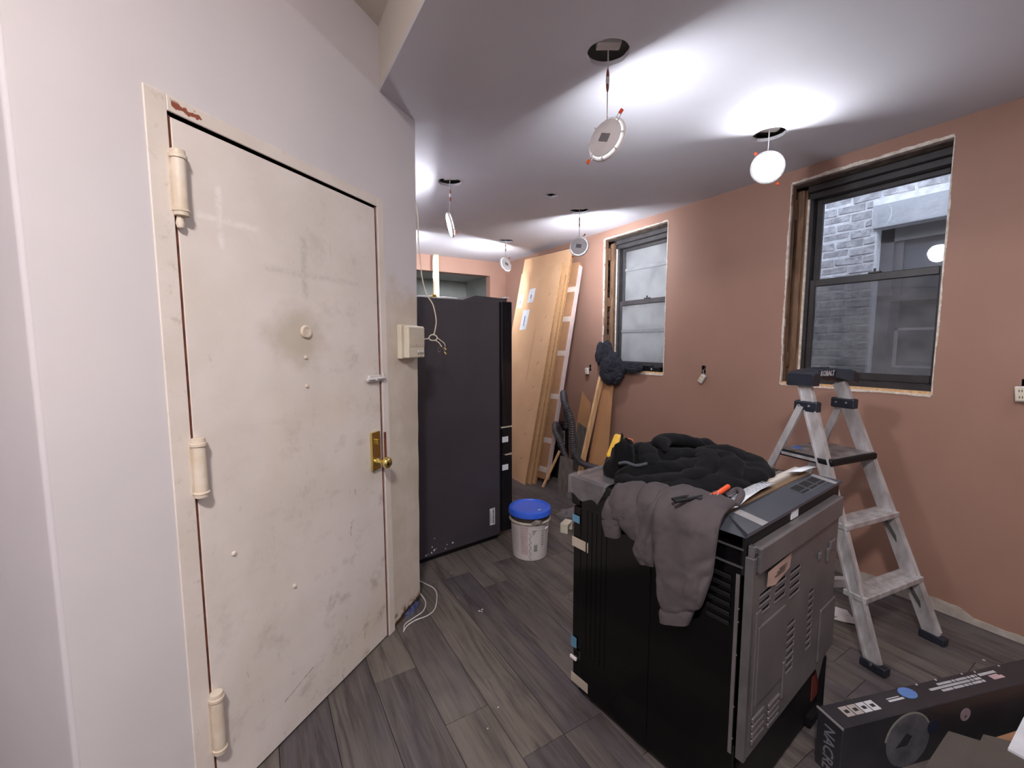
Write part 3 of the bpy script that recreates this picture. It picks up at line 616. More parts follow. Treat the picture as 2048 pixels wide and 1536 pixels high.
# ------------------------------------------------------------------ hanging LED discs
def LEDON(p): return emis('led_diffuser_lit_%d' % p, (0.90, 0.94, 1.0, 1), LAMP*p)
LEAK = emis('led_edge_leak', (0.92, 0.96, 1.0, 1), 1.6)
BACKP = mat('led_back_plate', (204, 198, 200), 0.45, 0.0); BOXM = mat('driver_box', (214, 208, 206), 0.5)
RCON = mat('red_brown_sleeve', (150, 84, 70), 0.5)
def led(cx, cy, zc, nrm, roll, label, sleeve=True, lit=True, r=0.086, top=ZC, cat='light', group='LED discs hanging on their cables', cable_off=None, power=70):
    t = thing('hanging_led_light', label, cat, (cx, cy, top), 0, group)
    n = Vector(nrm).normalized(); side = Vector((0, 0, 1)).cross(n).normalized(); up = n.cross(side)
    e = (up*cos(roll)+side*sin(roll))
    c = Vector((0, 0, zc-top)); M = axis_M(c, n, e)
    MB().lathe([(r, 0.002), (r+0.001, 0.006), (r-0.002, 0.010), (r-0.010, 0.011), (r-0.012, 0.004), (r-0.02, 0.003), (0.002, 0.003)], 40, M).build('rim', WPLASTIC, t)
    MB().lathe([(r-0.0135, -0.012), (r-0.010, -0.0045), (r-0.0095, -0.002)], 40, M).build('edge_glow', LEAK if lit else WPLASTIC, t)
    MB().lathe([(r-0.0095, -0.004), (r-0.002, -0.003), (r, 0.0), (r, 0.003), (r-0.01, 0.001)], 40, M).build('rim_flange', BACKP, t)
    hb = MB(); hb.lathe([(r-0.020, -0.0155), (r-0.013, -0.0135), (r-0.012, -0.010), (r-0.02, 0.001)], 40, M); hb.build('back_plate', BACKP, t)
    for k in range(8):
        a = 2*pi*(k+0.3)/8; MB().box((r-0.015, -0.0025, -0.0145), (r-0.002, 0.0025, 0.0), M @ Matrix.Rotation(a, 4, 'Z')).build('rim_tab', BACKP, t)
    MB().box((-0.016, -0.024, -0.0165), (0.016, 0.024, -0.0150), M @ Matrix.Rotation(0.6, 4, 'Z')).build('rating_label', mat('grey_label', (120, 116, 118), 0.6, c2=(90, 88, 90), ns=220), t)
    MB().lathe([(r-0.011, 0.0085), (r-0.012, 0.0118), (0.002, 0.0124)], 40, M).build('diffuser', LEDON(power) if lit else WPLASTIC, t)
    for s in (1, -1):
        cl_ = MB(); Mc = M @ Matrix.Rotation(0.9 if s > 0 else 0.9+pi, 4, 'Z')
        cl_.tube([Mc @ Vector((r-0.012, -0.008, -0.012)), Mc @ Vector((r+0.018, -0.008, -0.016)), Mc @ Vector((r+0.018, 0.008, -0.016)), Mc @ Vector((r-0.012, 0.008, -0.012))], 0.0012, 6)
        o = cl_.build('spring_clip', STEELL, t)
        MB().bbox((r+0.008, -0.007, -0.020), (r+0.026, 0.007, -0.012), 0.002, Mc).build('clip_tip', ORANGE, o)
    tp = M @ Vector((r*0.62*1.0, 0, -0.013)) if cable_off is None else Vector(cable_off)
    att = c + up*(r-0.008) - n*0.012
    zt = 0.02
    if sleeve:
        zm = att.z*0.42
        MB().tube(curve([(0, 0, zt), (0.001, 0, zm*0.5), (0.0, 0, zm+0.03)], 4), 0.0028, 8).build('cable', mat('cable_grey', (200, 194, 196), 0.5), t)
        MB().tube(curve([(0, 0, zm-0.03), (att.x*0.4, att.y*0.4, (zm+att.z)/2), tuple(att)], 4), 0.0024, 8).build('cable', mat('cable_grey', (200, 194, 196), 0.5), t)
        MB().lathe([(0.003, zm-0.042), (0.0055, zm-0.030), (0.0065, zm-0.014), (0.003, zm-0.012)], 10).build('connector_sleeve', RCON, t)
        MB().lathe([(0.003, zm+0.012), (0.0065, zm+0.014), (0.0055, zm+0.030), (0.003, zm+0.042)], 10).build('connector_sleeve', RCON, t)
        MB().lathe([(0.004, zm-0.014), (0.0075, zm-0.010), (0.0075, zm+0.010), (0.004, zm+0.014)], 10).build('connector', WPLASTIC, t)
    else:
        MB().tube(curve([(0, 0, zt), (0, 0, att.z*0.5), tuple(att)], 4), 0.003, 8).build('cable', WPLASTIC, t)
    d = MB().bbox((-0.045, -0.022, 0.022), (0.048, 0.022, 0.048), 0.003, Matrix.Rotation(-0.55, 4, 'Z')).build('driver_box', BOXM, t)
    return t
led(1.25, 1.345, 2.262, (0.965, 0.20, -0.17), 0.2, 'hanging LED disc seen from behind nearest the door wall, largest in the photo', power=80)
led(2.475, 1.385, 2.412, (-0.74, -0.67, -0.03), 0.3, 'lit LED disc facing the room in front of the large window', sleeve=False, power=46)
led(1.247, 2.925, 2.291, (-0.915, 0.30, -0.26), 0.1, 'glowing LED disc seen edge on just right of the white wall corner', power=95)
led(2.470, 2.975, 2.289, (0.80, 0.57, -0.10), 0.4, 'hanging LED disc seen from behind, in front of the leaning cardboard panels', power=120)
led(2.463, 4.235, 2.329, (-0.28, 0.92, -0.26), 0.2, 'farthest hanging LED disc, low by the far corner of the room', power=140)
led(1.25, 4.235, 2.33, (0.10, 0.98, -0.2), 0.2, 'hanging LED disc hidden behind the white wall corner', power=140)
led(2.13, 6.55, 2.33, (0.3, -0.9, -0.1), 0.2, 'unlit LED disc hanging in the dim room past the far opening', lit=False, top=2.60)
# surface lamp in the raised ceiling behind the camera, lights the door wall
cl_ = thing('ceiling_lamp', 'round ceiling lamp over the entry behind the camera', 'light', (-0.42, -0.28, ZH))
MB().lathe([(0.15, -0.002), (0.15, -0.03), (0.14, -0.035), (0.01, -0.035)], 32).build('lamp_base', WPLASTIC, cl_)
MB().lathe([(0.135, -0.034), (0.12, -0.06), (0.07, -0.075), (0.005, -0.08)], 32).build('lamp_globe', emis('warm_globe', (1.0, 0.93, 0.90, 1), GLOBE), cl_)
for i, (x, y) in enumerate(HOLES[6:8]):  # unseen discs added to brighten the floor, range back and brown wall
    fl_ = thing('added_fill_light', ('added unseen fill light behind the camera nearest the entry beam', 'added unseen fill light behind the camera nearest the brown wall')[i], 'light', (x, y, ZC), 0, 'added fill lights behind the camera')
    MB().lathe([(0.088, -0.001), (0.088, -0.004), (0.075, -0.006), (0.074, -0.002)], 36).build('rim', WPLASTIC, fl_)
    MB().lathe([(0.0745, 0.0), (0.0745, -0.004), (0.002, -0.0045)], 36).build('diffuser', emis('fill_diffuser', (0.95, 0.96, 1.0, 1), FILL), fl_)
# square cut-out liner
solo('ceiling_cutout_box', MB().box((2.0, 2.755, 2.625), (2.06, 2.82, 2.65)), DARK, (2.03, 2.787, 2.625), 'dark junction box above the small diamond shaped ceiling cut-out', 'junction box')

# ------------------------------------------------------------------ fridge
fa = radians(90-83.8)
fg = thing('fridge', 'black french door fridge with its plain side turned towards the door wall', 'fridge', (0.863, 2.612, 0), fa)
FD = 0.83
MB().bbox((-0.02, 0, 0.035), (0.648, FD, 1.742), 0.006).build('cabinet', FRIDGE, fg)
MB().bbox((-0.01, 0.02, 0.0), (0.64, FD-0.02, 0.035), 0.004).build('base_plinth', BLACKM, fg)
MB().prism([(0.36, 1.7425), (0.47, 1.778), (0.735, 1.772), (0.735, 1.7425)], 0.03, 0.22).build('hinge_cover', mat('fridge_cover', (66, 62, 66), 0.5), fg)
MB().box((0.648, 0.012, 0.05), (0.664, FD-0.012, 1.735)).build('door_gasket', BLACKM, fg)
for z0, z1, nm in ((0.842, 1.750, 'door'), (0.636, 0.832, 'drawer'), (0.045, 0.624, 'drawer')):
    half = [(0.0, FD/2-0.003), (FD/2+0.003, FD)] if nm == 'door' else [(0.0, FD)]
    for y0, y1 in half:
        d = MB().bbox((0.664, y0, z0), (0.762, y1, z1), 0.008).build(nm, FRIDGEG, fg)
MB().box((0.700, -0.0012, 0.90), (0.704, 0.0, 1.72)).build('door_seam', BLACKM, fg)
for z in (0.755, 0.545): MB().box((0.668, -0.0014, z-0.03), (0.722, -0.0002, z+0.012)).build('white_sticker', PAPER, fg)
lb = MB().box((0.555, -0.0012, 0.125), (0.600, -0.0002, 0.250)).build('barcode_label', PAPER, fg)
b_ = MB(); zz = 0.135
while zz < 0.24: h = random.choice((0.0015, 0.003, 0.004)); b_.box((0.578, -0.0018, zz), (0.594, -0.0010, zz+h)); zz += h+random.choice((0.0015, 0.003))
b_.box((0.562, -0.0018, 0.14), (0.566, -0.0010, 0.235)).build('barcode', INK, lb)
sp = MB()
for (x, z, r) in ((0.11, 0.155, 0.004), (0.09, 0.10, 0.005), (0.20, 0.085, 0.004), (0.245, 0.085, 0.007), (0.19, 0.06, 0.004), (0.105, 0.075, 0.008), (0.085, 0.062, 0.006), (0.045, 0.055, 0.006), (0.12, 0.08, 0.003), (0.06, 0.06, 0.003)):
    sp.prism(circ(x, z, r, 9, r*0.3), -0.001, 0.001)
sp.build('paint_splatter', INKW, fg, kind='stuff')
MB().bbox((0.70, 0.005, 1.772), (0.74, 0.05, 1.782), 0.002).build('hinge_cap', WPLASTIC, fg)
MB().box((0.664, -0.003, 0.834), (0.745, 0.05, 0.841)).box((0.700, -0.002, 0.6255), (0.75, 0.05, 0.632)).build('foam_strip', mat('pale_foam', (206, 196, 180), 0.8), fg)
sc_ = [(0.06, 0.06), (0.14, 0.035), (0.21, 0.06), (0.24, 0.03), (0.30, 0.045), (0.34, 0.05)]
MB().tube(curve([(x, y+0.02, 1.747+0.006) for x, y in sc_]), 0.006, 8).build('supply_hose', WPLASTIC, fg)
MB().bbox((0.14, 0.03, 1.744), (0.17, 0.05, 1.765), 0.003).build('hose_fitting', BRASS, fg)
# ------------------------------------------------------------------ bucket
def bucket():
    t = thing('bucket', 'white joint compound bucket with a bright blue lid standing beside the fridge', 'bucket', (1.575, 2.385, 0), 0.15)
    R0, R1, H = 0.118, 0.134, 0.305
    MB().lathe([(R0-0.004, 0), (R0, 0.004), (R0, 0.010), (R1-0.001, H-0.03), (R1+0.001, H)], 48).build('pail', mat('bucket_white', (206, 200, 200), 0.45, c2=(192, 184, 184), ns=7), t)
    MB().lathe([(R1-0.002, H-0.052), (R1+0.008, H-0.050), (R1+0.010, H-0.045), (R1+0.004, H-0.040), (R1, H-0.036)], 48).build('collar', mat('bucket_collar', (196, 186, 176), 0.5, c2=(120, 104, 88), ns=9), t)
    MB().lathe([(R1-0.001, H-0.036), (R1+0.001, H-0.034), (R1+0.001, H-0.004), (R1-0.001, H-0.002)], 48).build('shadow_band', mat('collar_shade', (58, 48, 42), 0.7), t)  # dark ring paints the shade under the lid into the colour
    MB().lathe([(R1+0.004, H-0.006), (R1+0.013, H-0.004), (R1+0.012, H+0.016), (R1+0.008, H+0.030), (R1+0.002, H+0.034), (R1-0.010, H+0.034), (R1-0.014, H+0.026), (0.05, H+0.025), (0.002, H+0.026)], 48).build('lid', BLUEP, t)
    MB().lathe([(0.001, H+0.0262), (0.012, H+0.0275), (0.008, H+0.030), (0.001, H+0.031)], 8, Matrix.Translation((0.01, -0.085, 0)) @ Matrix.Diagonal((1.2, 0.6, 1, 1))).build('plaster_splat', INKW, t)
    def arc(a0, a1, z0, z1, off, m, nm, par=t, n=8):
        vs = []; fs = []
        for i in range(n+1):
            a = a0+(a1-a0)*i/n
            for z in (z0, z1):
                r = R0+(R1-R0)*(z-0.010)/(H-0.04)+off; vs.append((r*cos(a), r*sin(a), z))
        for i in range(n): fs.append((2*i, 2*i+2, 2*i+3, 2*i+1))
        return MB().add(vs, fs, True).build(nm, m, par, fixn=False)
    fa_ = atan2(-2.385, -1.575)-0.15      # direction towards the camera
    PINKL = mat('faint_pink_print', (198, 178, 178), 0.5); GREYL = mat('faint_grey_print', (150, 146, 148), 0.5)
    arc(fa_-0.50, fa_-0.10, 0.045, 0.24, 0.0010, PINKL, 'print_panel')
    for k in range(11): arc(fa_-1.10, fa_-0.62-0.1*random.random(), 0.215-k*0.016, 0.218-k*0.016, 0.0010, GREYL, 'print_line')
    for k in range(9): arc(fa_-0.46, fa_-0.14-0.1*random.random(), 0.205-k*0.017, 0.207-k*0.017, 0.0014, GREYL, 'print_line')
    for k in range(3): arc(fa_+0.13, fa_+0.36-0.06*k, 0.212-k*0.011, 0.2155-k*0.011, 0.0010, INK, 'print_line')
    arc(fa_+0.22, fa_+0.42, 0.075, 0.115, 0.0010, GREYL, 'barcode'); arc(fa_+0.22, fa_+0.42, 0.070, 0.0745, 0.0010, INK, 'print_line')
    for k in range(7): arc(fa_+0.64, fa_+0.80, 0.20-k*0.016, 0.208-k*0.016, 0.0010, GREYL, 'print_line')
    w = []
    for k in range(40):
        z = 0.012+0.19*k/39; a = fa_+0.02+0.055*sin(z*150); r = R0+(R1-R0)*(z-0.010)/(H-0.04)+0.0012; w.append((r*cos(a), r*sin(a), z))
    MB().tube(w, 0.0011, 5).build('wavy_line', INK, t)
    MB().tube(curve([((R1+0.008)*cos(fa_+a), (R1+0.008)*sin(fa_+a), z) for a, z in ((0.15, 0.268), (0.45, 0.262), (0.7, 0.255), (0.95, 0.232))]), 0.0022, 6).build('bail_wire', STEELL, t)
    MB().lathe([(0.004, -0.014), (0.006, 0), (0.004, 0.014)], 8, Matrix.Translation(((R1+0.008)*cos(fa_+0.9), (R1+0.008)*sin(fa_+0.9), 0.222)) @ Matrix.Rotation(pi/2-0.3, 4, 'Y')).build('bail_grip', WPLASTIC, t)
    MB().bm(_goo(fa_, R1), None, True).build('dried_compound', mat('dirty_compound', (70, 62, 60), 0.8, c2=(150, 140, 134), ns=40), t)
    return t
def _goo(fa_, R1):
    bm = bmesh.new(); bmesh.ops.create_icosphere(bm, subdivisions=3, radius=1)
    for v in bm.verts:
        d = v.co.normalized(); k = 1+0.35*noise.noise(d*2.3)
        a = fa_+0.36+d.x*0.28*k; r = R1+0.004+d.y*0.010*k; z = 0.270+d.z*0.018*k; v.co = Vector((r*cos(a), r*sin(a), z))
    return bm
bucket()

# ------------------------------------------------------------------ range (seen from behind and its left side)
ra = radians(6.08); RO = Vector((1.144, 0.643, 0))
rg = thing('kitchen_range', 'black slide-in kitchen range turned away, bare metal back and glossy side showing', 'range', RO, ra)
RW, RD = 0.755, 0.625
bd = MB().bbox((0.0, 0.01, 0.03), (RW, RD, 0.875), 0.004).build('body', BLACKG, rg)
for x in (0.04, RW-0.04):
    for y in (0.05, RD-0.05): MB().lathe([(0.018, 0), (0.018, 0.012), (0.010, 0.014), (0.010, 0.032)], 12, Matrix.Translation((x, y, 0))).build('leveling_foot', BLACKM, rg)
# oven door and drawer on the far front
od = MB().bbox((0.004, RD, 0.20), (RW-0.004, RD+0.045, 0.80), 0.006).build('oven_door', BLACKG, rg)
MB().bbox((0.004, RD, 0.045), (RW-0.004, RD+0.040, 0.19), 0.006).build('storage_drawer', BLACKG, rg)
MB().bbox((0.0, RD, 0.805), (RW, RD+0.055, 0.915), 0.008).build('control_front', BLACKG, rg)
# side panel relief: shallow vertical ribs near the door and pressed vents at the rear
for k in range(5): MB().box((-0.0015, RD-0.035-k*0.024, 0.20), (0.0, RD-0.028-k*0.024, 0.80)).build('side_rib', BLACKG, rg)
MB().bbox((-0.003, 0.30, 0.08), (0.0, 0.46, 0.775), 0.001, seg=1).build('side_embossing', BLACKG, rg)
for k in range(6): MB().bbox((-0.006, 0.035, 0.775-k*0.028), (0.0, 0.105, 0.789-k*0.028), 0.005).build('side_vent', BLACKM, rg)
ct = MB().bbox((-0.004, 0.09, 0.876), (RW+0.004, RD+0.055, 0.918), 0.004).build('cooktop_frame', BLACKM, rg)
MB().bbox((0.012, 0.10, 0.918), (RW-0.012, RD+0.03, 0.923), 0.002).build('glass_cooktop', BLACKG, rg)
for z, nm in ((0.874, 'trim_lip'), (0.822, 'trim_lip')): MB().box((-0.006, 0.005, z), (0.0, 0.10, z+0.004)).build(nm, mat('dark_edge_grey', (70, 68, 72), 0.4), rg)
# rear vent trim with sloping top and three slots
ASH = mat('charcoal_vent_trim', (62, 64, 72), 0.42, c2=(56, 58, 66))
A, B, C_, D_ = (0.086, 0.945), (0.078, 0.938), (0.0, 0.925), (0.004, 0.88)
vm = MB().prism([(0.088, 0.912), (0.088, 0.938), (0.078, 0.939), (-0.004, 0.926), (-0.006, 0.918), (0.0, 0.912)], -0.004, RW+0.006, 'yz')
for p in vm.v:
    if p.z > 0.930: p.x = 0.062 if p.x < 0.3 else RW-0.030
vt = vm.build('vent_trim', ASH, rg)
def on_slope(x0, x1, t0, t1, h, nm, m, par=vt):      # t 0..1 from front-top to rear-low edge
    def P(t, o): y = 0.078-0.082*t; z = 0.939-0.013*t; return y-o*0.16, z+o*0.99
    (ya, za), (yb, zb) = P(t0, 0.0004), P(t1, 0.0004); (yc, zc), (yd, zd) = P(t0, h), P(t1, h)
    return MB().add([(x0, ya, za), (x1, ya, za), (x1, yb, zb), (x0, yb, zb), (x0, yc, zc), (x1, yc, zc), (x1, yd, zd), (x0, yd, zd)], [(0,3,2,1),(4,5,6,7),(0,1,5,4),(1,2,6,5),(2,3,7,6),(3,0,4,7)]).build(nm, m, par)
for i, x in enumerate((0.465, 0.540, 0.615)):
    on_slope(x-0.003, x+0.070, 0.10, 0.72, 0.0012, 'slot_rim', mat('slot_rim', (96, 96, 102), 0.4)); on_slope(x, x+0.067, 0.13, 0.68, 0.0016, 'vent_slot', DARK)
    on_slope(x+0.004, x+0.063, 0.50, 0.56, 0.0022, 'slot_fin', ASH)
on_slope(0.085, 0.125, 0.0, 1.0, 0.0010, 'tape_strip', TAPEG); on_slope(0.690, 0.722, 0.0, 1.0, 0.0010, 'tape_strip', TAPEG)
MB().box((0.300, -0.0025, 0.888), (0.355, -0.0, 0.915)).build('small_sticker', PAPER, rg)
MB().bbox((0.0, 0.0, 0.80), (RW, 0.012, 0.914), 0.002, seg=1).build('rear_recess', BLACKM, rg)
RS = 0.702
# folded steel ledge and rear sheet
MB().bbox((0.024, -0.031, 0.812), (RS, 0.0, 0.884), 0.0015, seg=1).build('rear_ledge', STEELB, rg)
MB().box((0.0232, -0.0305, 0.814), (0.0242, -0.002, 0.882)).build('ledge_end_tab', STEELL, rg)
MB().tube([(0.0215, -0.022, 0.866), (0.025, -0.022, 0.866)], 0.0025, 8).tube([(0.0215, -0.008, 0.850), (0.025, -0.008, 0.850)], 0.003, 8).build('ledge_screw', DARK, rg)
# rear sheet outline, right lower corner cut away
sl = []
def slot(x0, x1, z): sl.append((x0, x1, z))
for k in range(3): slot(0.051, 0.128, 0.733-k*0.026)
for k in range(3): slot(0.157, 0.237, 0.731-k*0.026)
for k in range(4): slot(0.268, 0.352, 0.729-k*0.026)
for k in range(7): slot(0.270, 0.335, 0.551-k*0.0265)
for k in range(9): slot(0.441, 0.489, 0.598-k*0.025)
shp = [(0.030, 0.245), (0.565, 0.262), (0.600, 0.20), (0.640, 0.265), (RS-0.006, 0.285), (RS-0.002, 0.82), (0.030, 0.82)]
hl = [[(x0, z-0.0035), (x1-0.006, z-0.0035), (x1, z+0.003), (x1-0.004, z+0.0055), (x0+0.004, z+0.0035)] for x0, x1, z in sl]
bs_ = slab(shp, hl, -0.020, -0.0185, 'xz').build('rear_sheet', STEELB, rg)
MB().box((0.03, -0.006, 0.25), (RS-0.01, 0.008, 0.82)).build('rear_insulation', DARK, rg)
lm = MB()
for x0, x1, z in sl: lm.add([(x0, -0.020, z+0.0045), (x1, -0.020, z+0.006), (x1-0.003, -0.0262, z+0.001), (x0+0.003, -0.0262, z-0.001)], [(0, 1, 2, 3)])
for x0, x1, z in sl:
    MB().add([(x0, -0.0199, z-0.0100), (x1-0.004, -0.0199, z-0.0100), (x1-0.006, -0.0235, z-0.0050), (x0+0.002, -0.0235, z-0.0050), (x0+0.001, -0.0199, z-0.0040), (x1-0.005, -0.0199, z-0.0040)], [(0,1,2,3),(3,2,5,4),(0,3,4),(1,5,2)]).build('louver', STEELB, bs_)
# embossed areas
def emb(x0, z0, x1, z1, h=0.007, b=0.006, m=STEELB, nm='embossing'): return MB().bbox((x0, -0.020-h, z0), (x1, -0.019, z1), b, seg=3).build(nm, m, bs_)
emb(0.050, 0.395, 0.235, 0.640, 0.006, 0.005); emb(0.560, 0.290, 0.715, 0.490, 0.006, 0.005)
emb(0.034, 0.372, 0.066, 0.690, 0.004, 0.003); emb(0.245, 0.315, 0.262, 0.44, 0.006, 0.005)
for k in range(4): emb(0.150, 0.335-k*0.021-0.004, 0.228, 0.347-k*0.021, 0.007, 0.005); 
for k in range(4): emb(0.040, 0.352-k*0.023-0.006, 0.118, 0.364-k*0.023, 0.007, 0.005)
emb(0.585, 0.665, 0.610, 0.715, 0.008, 0.008); emb(0.50, 0.700, 0.525, 0.725, 0.008, 0.008); emb(0.61, 0.70, 0.66, 0.735, 0.008, 0.008)
MB().add([(0.082, -0.0275, 0.798), (0.262, -0.0225, 0.800), (0.256, -0.0215, 0.752), (0.19, -0.0225, 0.742), (0.150, -0.024, 0.735), (0.082, -0.026, 0.752)], [(0, 1, 2, 3, 4, 5)]).build('brown_paper_label', mat('aged_label', (178, 150, 138), 0.75, c2=(160, 132, 120), ns=12), bs_)
lab = MB(); 
for k, (xa, xb) in enumerate(((0.165, 0.215), (0.150, 0.215), (0.135, 0.205))):
    x = xa
    while x < xb: w_ = random.uniform(0.004, 0.009); lab.box((x, -0.0270, 0.779-k*0.0075), (x+w_, -0.0262, 0.782-k*0.0075)); x += w_+0.003
lab.build('label_print', INK, bs_)
# corner post, silver flange and bracket
MB().bbox((0.0, -0.022, 0.245), (0.020, 0.002, 0.858), 0.0015, seg=1).build('corner_flange', STEELL, rg)
MB().box((0.0205, -0.0215, 0.25), (0.031, -0.018, 0.80)).build('flange_return', STEELB, rg)
MB().bbox((0.003, -0.0205, 0.845), (0.020, -0.004, 0.892), 0.001, seg=1).build('corner_bracket', STEELL, rg)
MB().box((0.008, -0.0215, 0.860), (0.014, -0.020, 0.872)).build('bracket_hole', DARK, rg)
MB().box((-0.0035, 0.012, 0.25), (0.0, 0.022, 0.80)).build('side_flange', STEELB, rg)
MB().box((RS-0.002, -0.020, 0.285), (RS, 0.0, 0.86)).build('rear_right_flange', STEELL, rg)
MB().bbox((0.03, 0.0, 0.03), (RW-0.03, 0.012, 0.245), 0.002, seg=1).build('base_recess', BLACKM, rg)
MB().box((0.60, -0.004, 0.10), (0.66, 0.0, 0.20)).build('terminal_cover', mat('dull_red', (110, 44, 34), 0.6), rg)
MB().bbox((RS-0.03, -0.02, 0.03), (RS-0.024, 0.0, 0.26), 0.001, seg=1).box((0.56, -0.02, 0.03), (RS-0.03, 0.0, 0.06)).build('base_bracket', BLACKM, rg)
for z in (0.70, 0.66, 0.56, 0.40, 0.30): MB().lathe([(0.003, 0), (0.003, 0.002), (0.001, 0.003)], 8, Matrix.Translation((0.0, 0.012, z)) @ Matrix.Rotation(-pi/2, 4, 'Y')).build('screw', STEELL, rg)
# tapes on the side and its front edge
MB().box((-0.0014, 0.585, 0.632), (-0.0002, 0.672, 0.672)).box((-0.0014, 0.575, 0.045), (-0.0002, 0.668, 0.086)).build('masking_tape', mat('masking_tape', (176, 164, 152), 0.6), rg)
MB().box((-0.0016, 0.632, 0.735), (-0.0002, 0.671, 0.765)).box((-0.0016, 0.640, 0.20), (-0.0002, 0.671, 0.245)).build('blue_tape', BLUET, rg)
MB().bbox((-0.004, 0.640, 0.145), (0.004, 0.674, 0.157), 0.001).build('foam_corner', WPLASTIC, rg)
# plastic film over the front left corner of the cooktop
def film_mat():
    N = NT('clear_plastic_film'); v = N.co()
    N.col(rgb((138, 133, 138))); N.rough(0.20)
    al = N.math('ADD', 0.20, N.math('MULTIPLY', N.noise(N.mapv(v, (14, 5, 8)), 3, 4), 0.42)); N.put(N.b.inputs['Alpha'], al)
    N.bump(N.noise(N.mapv(v, (4, 26, 9)), 1.6, 2), 0.45, 0.02); return N.m
FILM = film_mat()
fm = MB(); nx, ny = 18, 14
vs = []; fs = []
prof = lambda t: (-0.008, 0.845+0.08*(t/0.35)) if t < 0.35 else (-0.006+0.30*(t-0.35)/0.65, 0.9265)
for i in range(nx+1):
    for j in range(ny+1):
        t = i/nx; s_ = j/ny; x, z = prof(t)
        y1_ = 0.690; y0_ = 0.495 if t > 0.3 else 0.495+0.04*(0.3-t)/0.3
        y = y0_+(y1_-y0_)*s_
        if t == 0: z += 0.010*sin(s_*9)
        z += 0.0022*noise.noise(Vector((x*30, y*70, 1.0))) if t >= 0.4 else 0; x += -0.002*abs(noise.noise(Vector((y*60, z*60, 4))))
        vs.append((x, y, z))
for i in range(nx):
    for j in range(ny): a = i*(ny+1)+j; fs.append((a, a+1, a+ny+2, a+ny+1))
fm.add(vs, fs, True).build('plastic_film', FILM, rg, fixn=False)
MB().add([(-0.008, 0.690, 0.925), (0.292, 0.690, 0.9265), (0.29, 0.694, 0.84), (-0.009, 0.694, 0.82)], [(0, 1, 2, 3)]).build('film_flap', FILM, rg, fixn=False)
# bright strips and pieces lying on the cooktop at the right end
MB().box((0.60, 0.225, 0.9235), (0.755, 0.24, 0.930)).build('cooktop_trim', STEELL, rg)

Rr = Matrix.Rotation(ra, 4, 'Z'); RM = Matrix.Translation(RO) @ Rr
def rworld(mb): mb.v = [RM @ p for p in mb.v]; return mb
# ------------------------------------------------------------------ clothes on the range
def cloth_mat(name, c, c2, sc=260):
    N = NT(name); v = N.co(); N.col(N.mix(N.ss(N.noise(v, 14, 4), 0.3, 0.7), rgb(c), rgb(c2))); N.rough(0.95)
    N.b.inputs['Sheen Weight'].default_value = 0.03; N.b.inputs['Specular IOR Level'].default_value = 0.15
    N.bump(N.noise(v, sc, 3), 0.25, 0.003); return N.m
HOOD = cloth_mat('black_fleece', (13, 13, 16), (9, 9, 12)); GREYF = cloth_mat('grey_fleece', (84, 77, 80), (75, 69, 72)); NAVC = cloth_mat('charcoal_cotton', (50, 50, 58), (38, 38, 46))
hb = thing('black_hoodie', 'black fleece hoodie heaped over the top of the range', 'hoodie', RM @ Vector((0.33, 0.40, 0.924)), ra)
def fold(x, y, sd=0):
    """long soft rolls with sharp valleys, bent by a broad warp"""
    q = Vector((x, y, sd)); wx = x+0.26*noise.noise(q*2.3); wy = y+0.26*noise.noise(q*2.3+Vector((7, 3, 1)))
    s1 = abs(sin((wx*0.55+wy*0.85)*13+0.4))**0.6; s2 = abs(sin((wx*0.9-wy*0.4)*7+1.3+noise.noise(q*4)))**0.5
    return 0.72*s1+0.28*s2
def heap(u, v):
    a = 2*pi*u
    rx, ry = 0.325, 0.250
    lob = 1+0.06*cos(3*a+0.8)+0.05*cos(5*a+2)+0.07*noise.noise(Vector((cos(a)*2, sin(a)*2, 5)))
    ph = v*pi*0.5; r = cos(ph)**0.50 if v < 0.999 else 0.01
    side = 1+0.05*sin(v*pi)
    x = cos(a)*rx*lob*r*side; y = sin(a)*ry*lob*r*side
    top = 0.122*(0.72+0.28*r*cos(a-0.5))
    z = sin(ph)**0.75*top*(0.50+0.62*fold(x, y))
    k = 0.016*noise.noise(Vector((x*12, y*12, z*9)))+0.003*noise.noise(Vector((x*40, y*40, z*40)))
    return Vector((x+k*cos(a), y+k*sin(a), max(z+0.4*k, 0.002)))
blob(heap, 170, 70).build('body', HOOD, hb)
def roll(pts, r, nm, m, par, n=20, flat=0.62, rr=None, wr=0.20, sd=0.0):
    P = curve(pts, 9); mb = MB(); base = len(mb.v)
    mb.tube(P, r, n, True, rr=[max(0.05, min(1, 0.05+i/5, 0.05+(len(P)-1-i)/5))*r*(1+wr*noise.noise(Vector((i*0.35, sd, 2)))) for i in range(len(P))])
    k = 0
    for i, c in enumerate(P):
        for _ in range(n):
            p = mb.v[k]; p.z = c.z+(p.z-c.z)*flat; k += 1
    for p in mb.v:
        q = p*9; w_ = abs(sin(q.x*1.3+q.y*2.1+3*noise.noise(p*9+Vector((sd, 0, 0)))+sd))**0.6
        p += Vector((noise.noise(p*22+Vector((sd, 0, 0))), noise.noise(p*14+Vector((5, sd, 0))), 0))*r*0.26
        p.z += (w_-0.6)*r*0.14+noise.noise(p*16)*r*0.14
        if p.z < 0.001: p.z = 0.001
    return mb.build(nm, m, par)
roll([(-0.27, 0.10, 0.025), (-0.29, 0.01, 0.028), (-0.22, -0.08, 0.035), (-0.08, -0.12, 0.055), (0.05, -0.08, 0.08), (0.12, 0.0, 0.10)], 0.042, 'sleeve', HOOD, hb, sd=1.0)
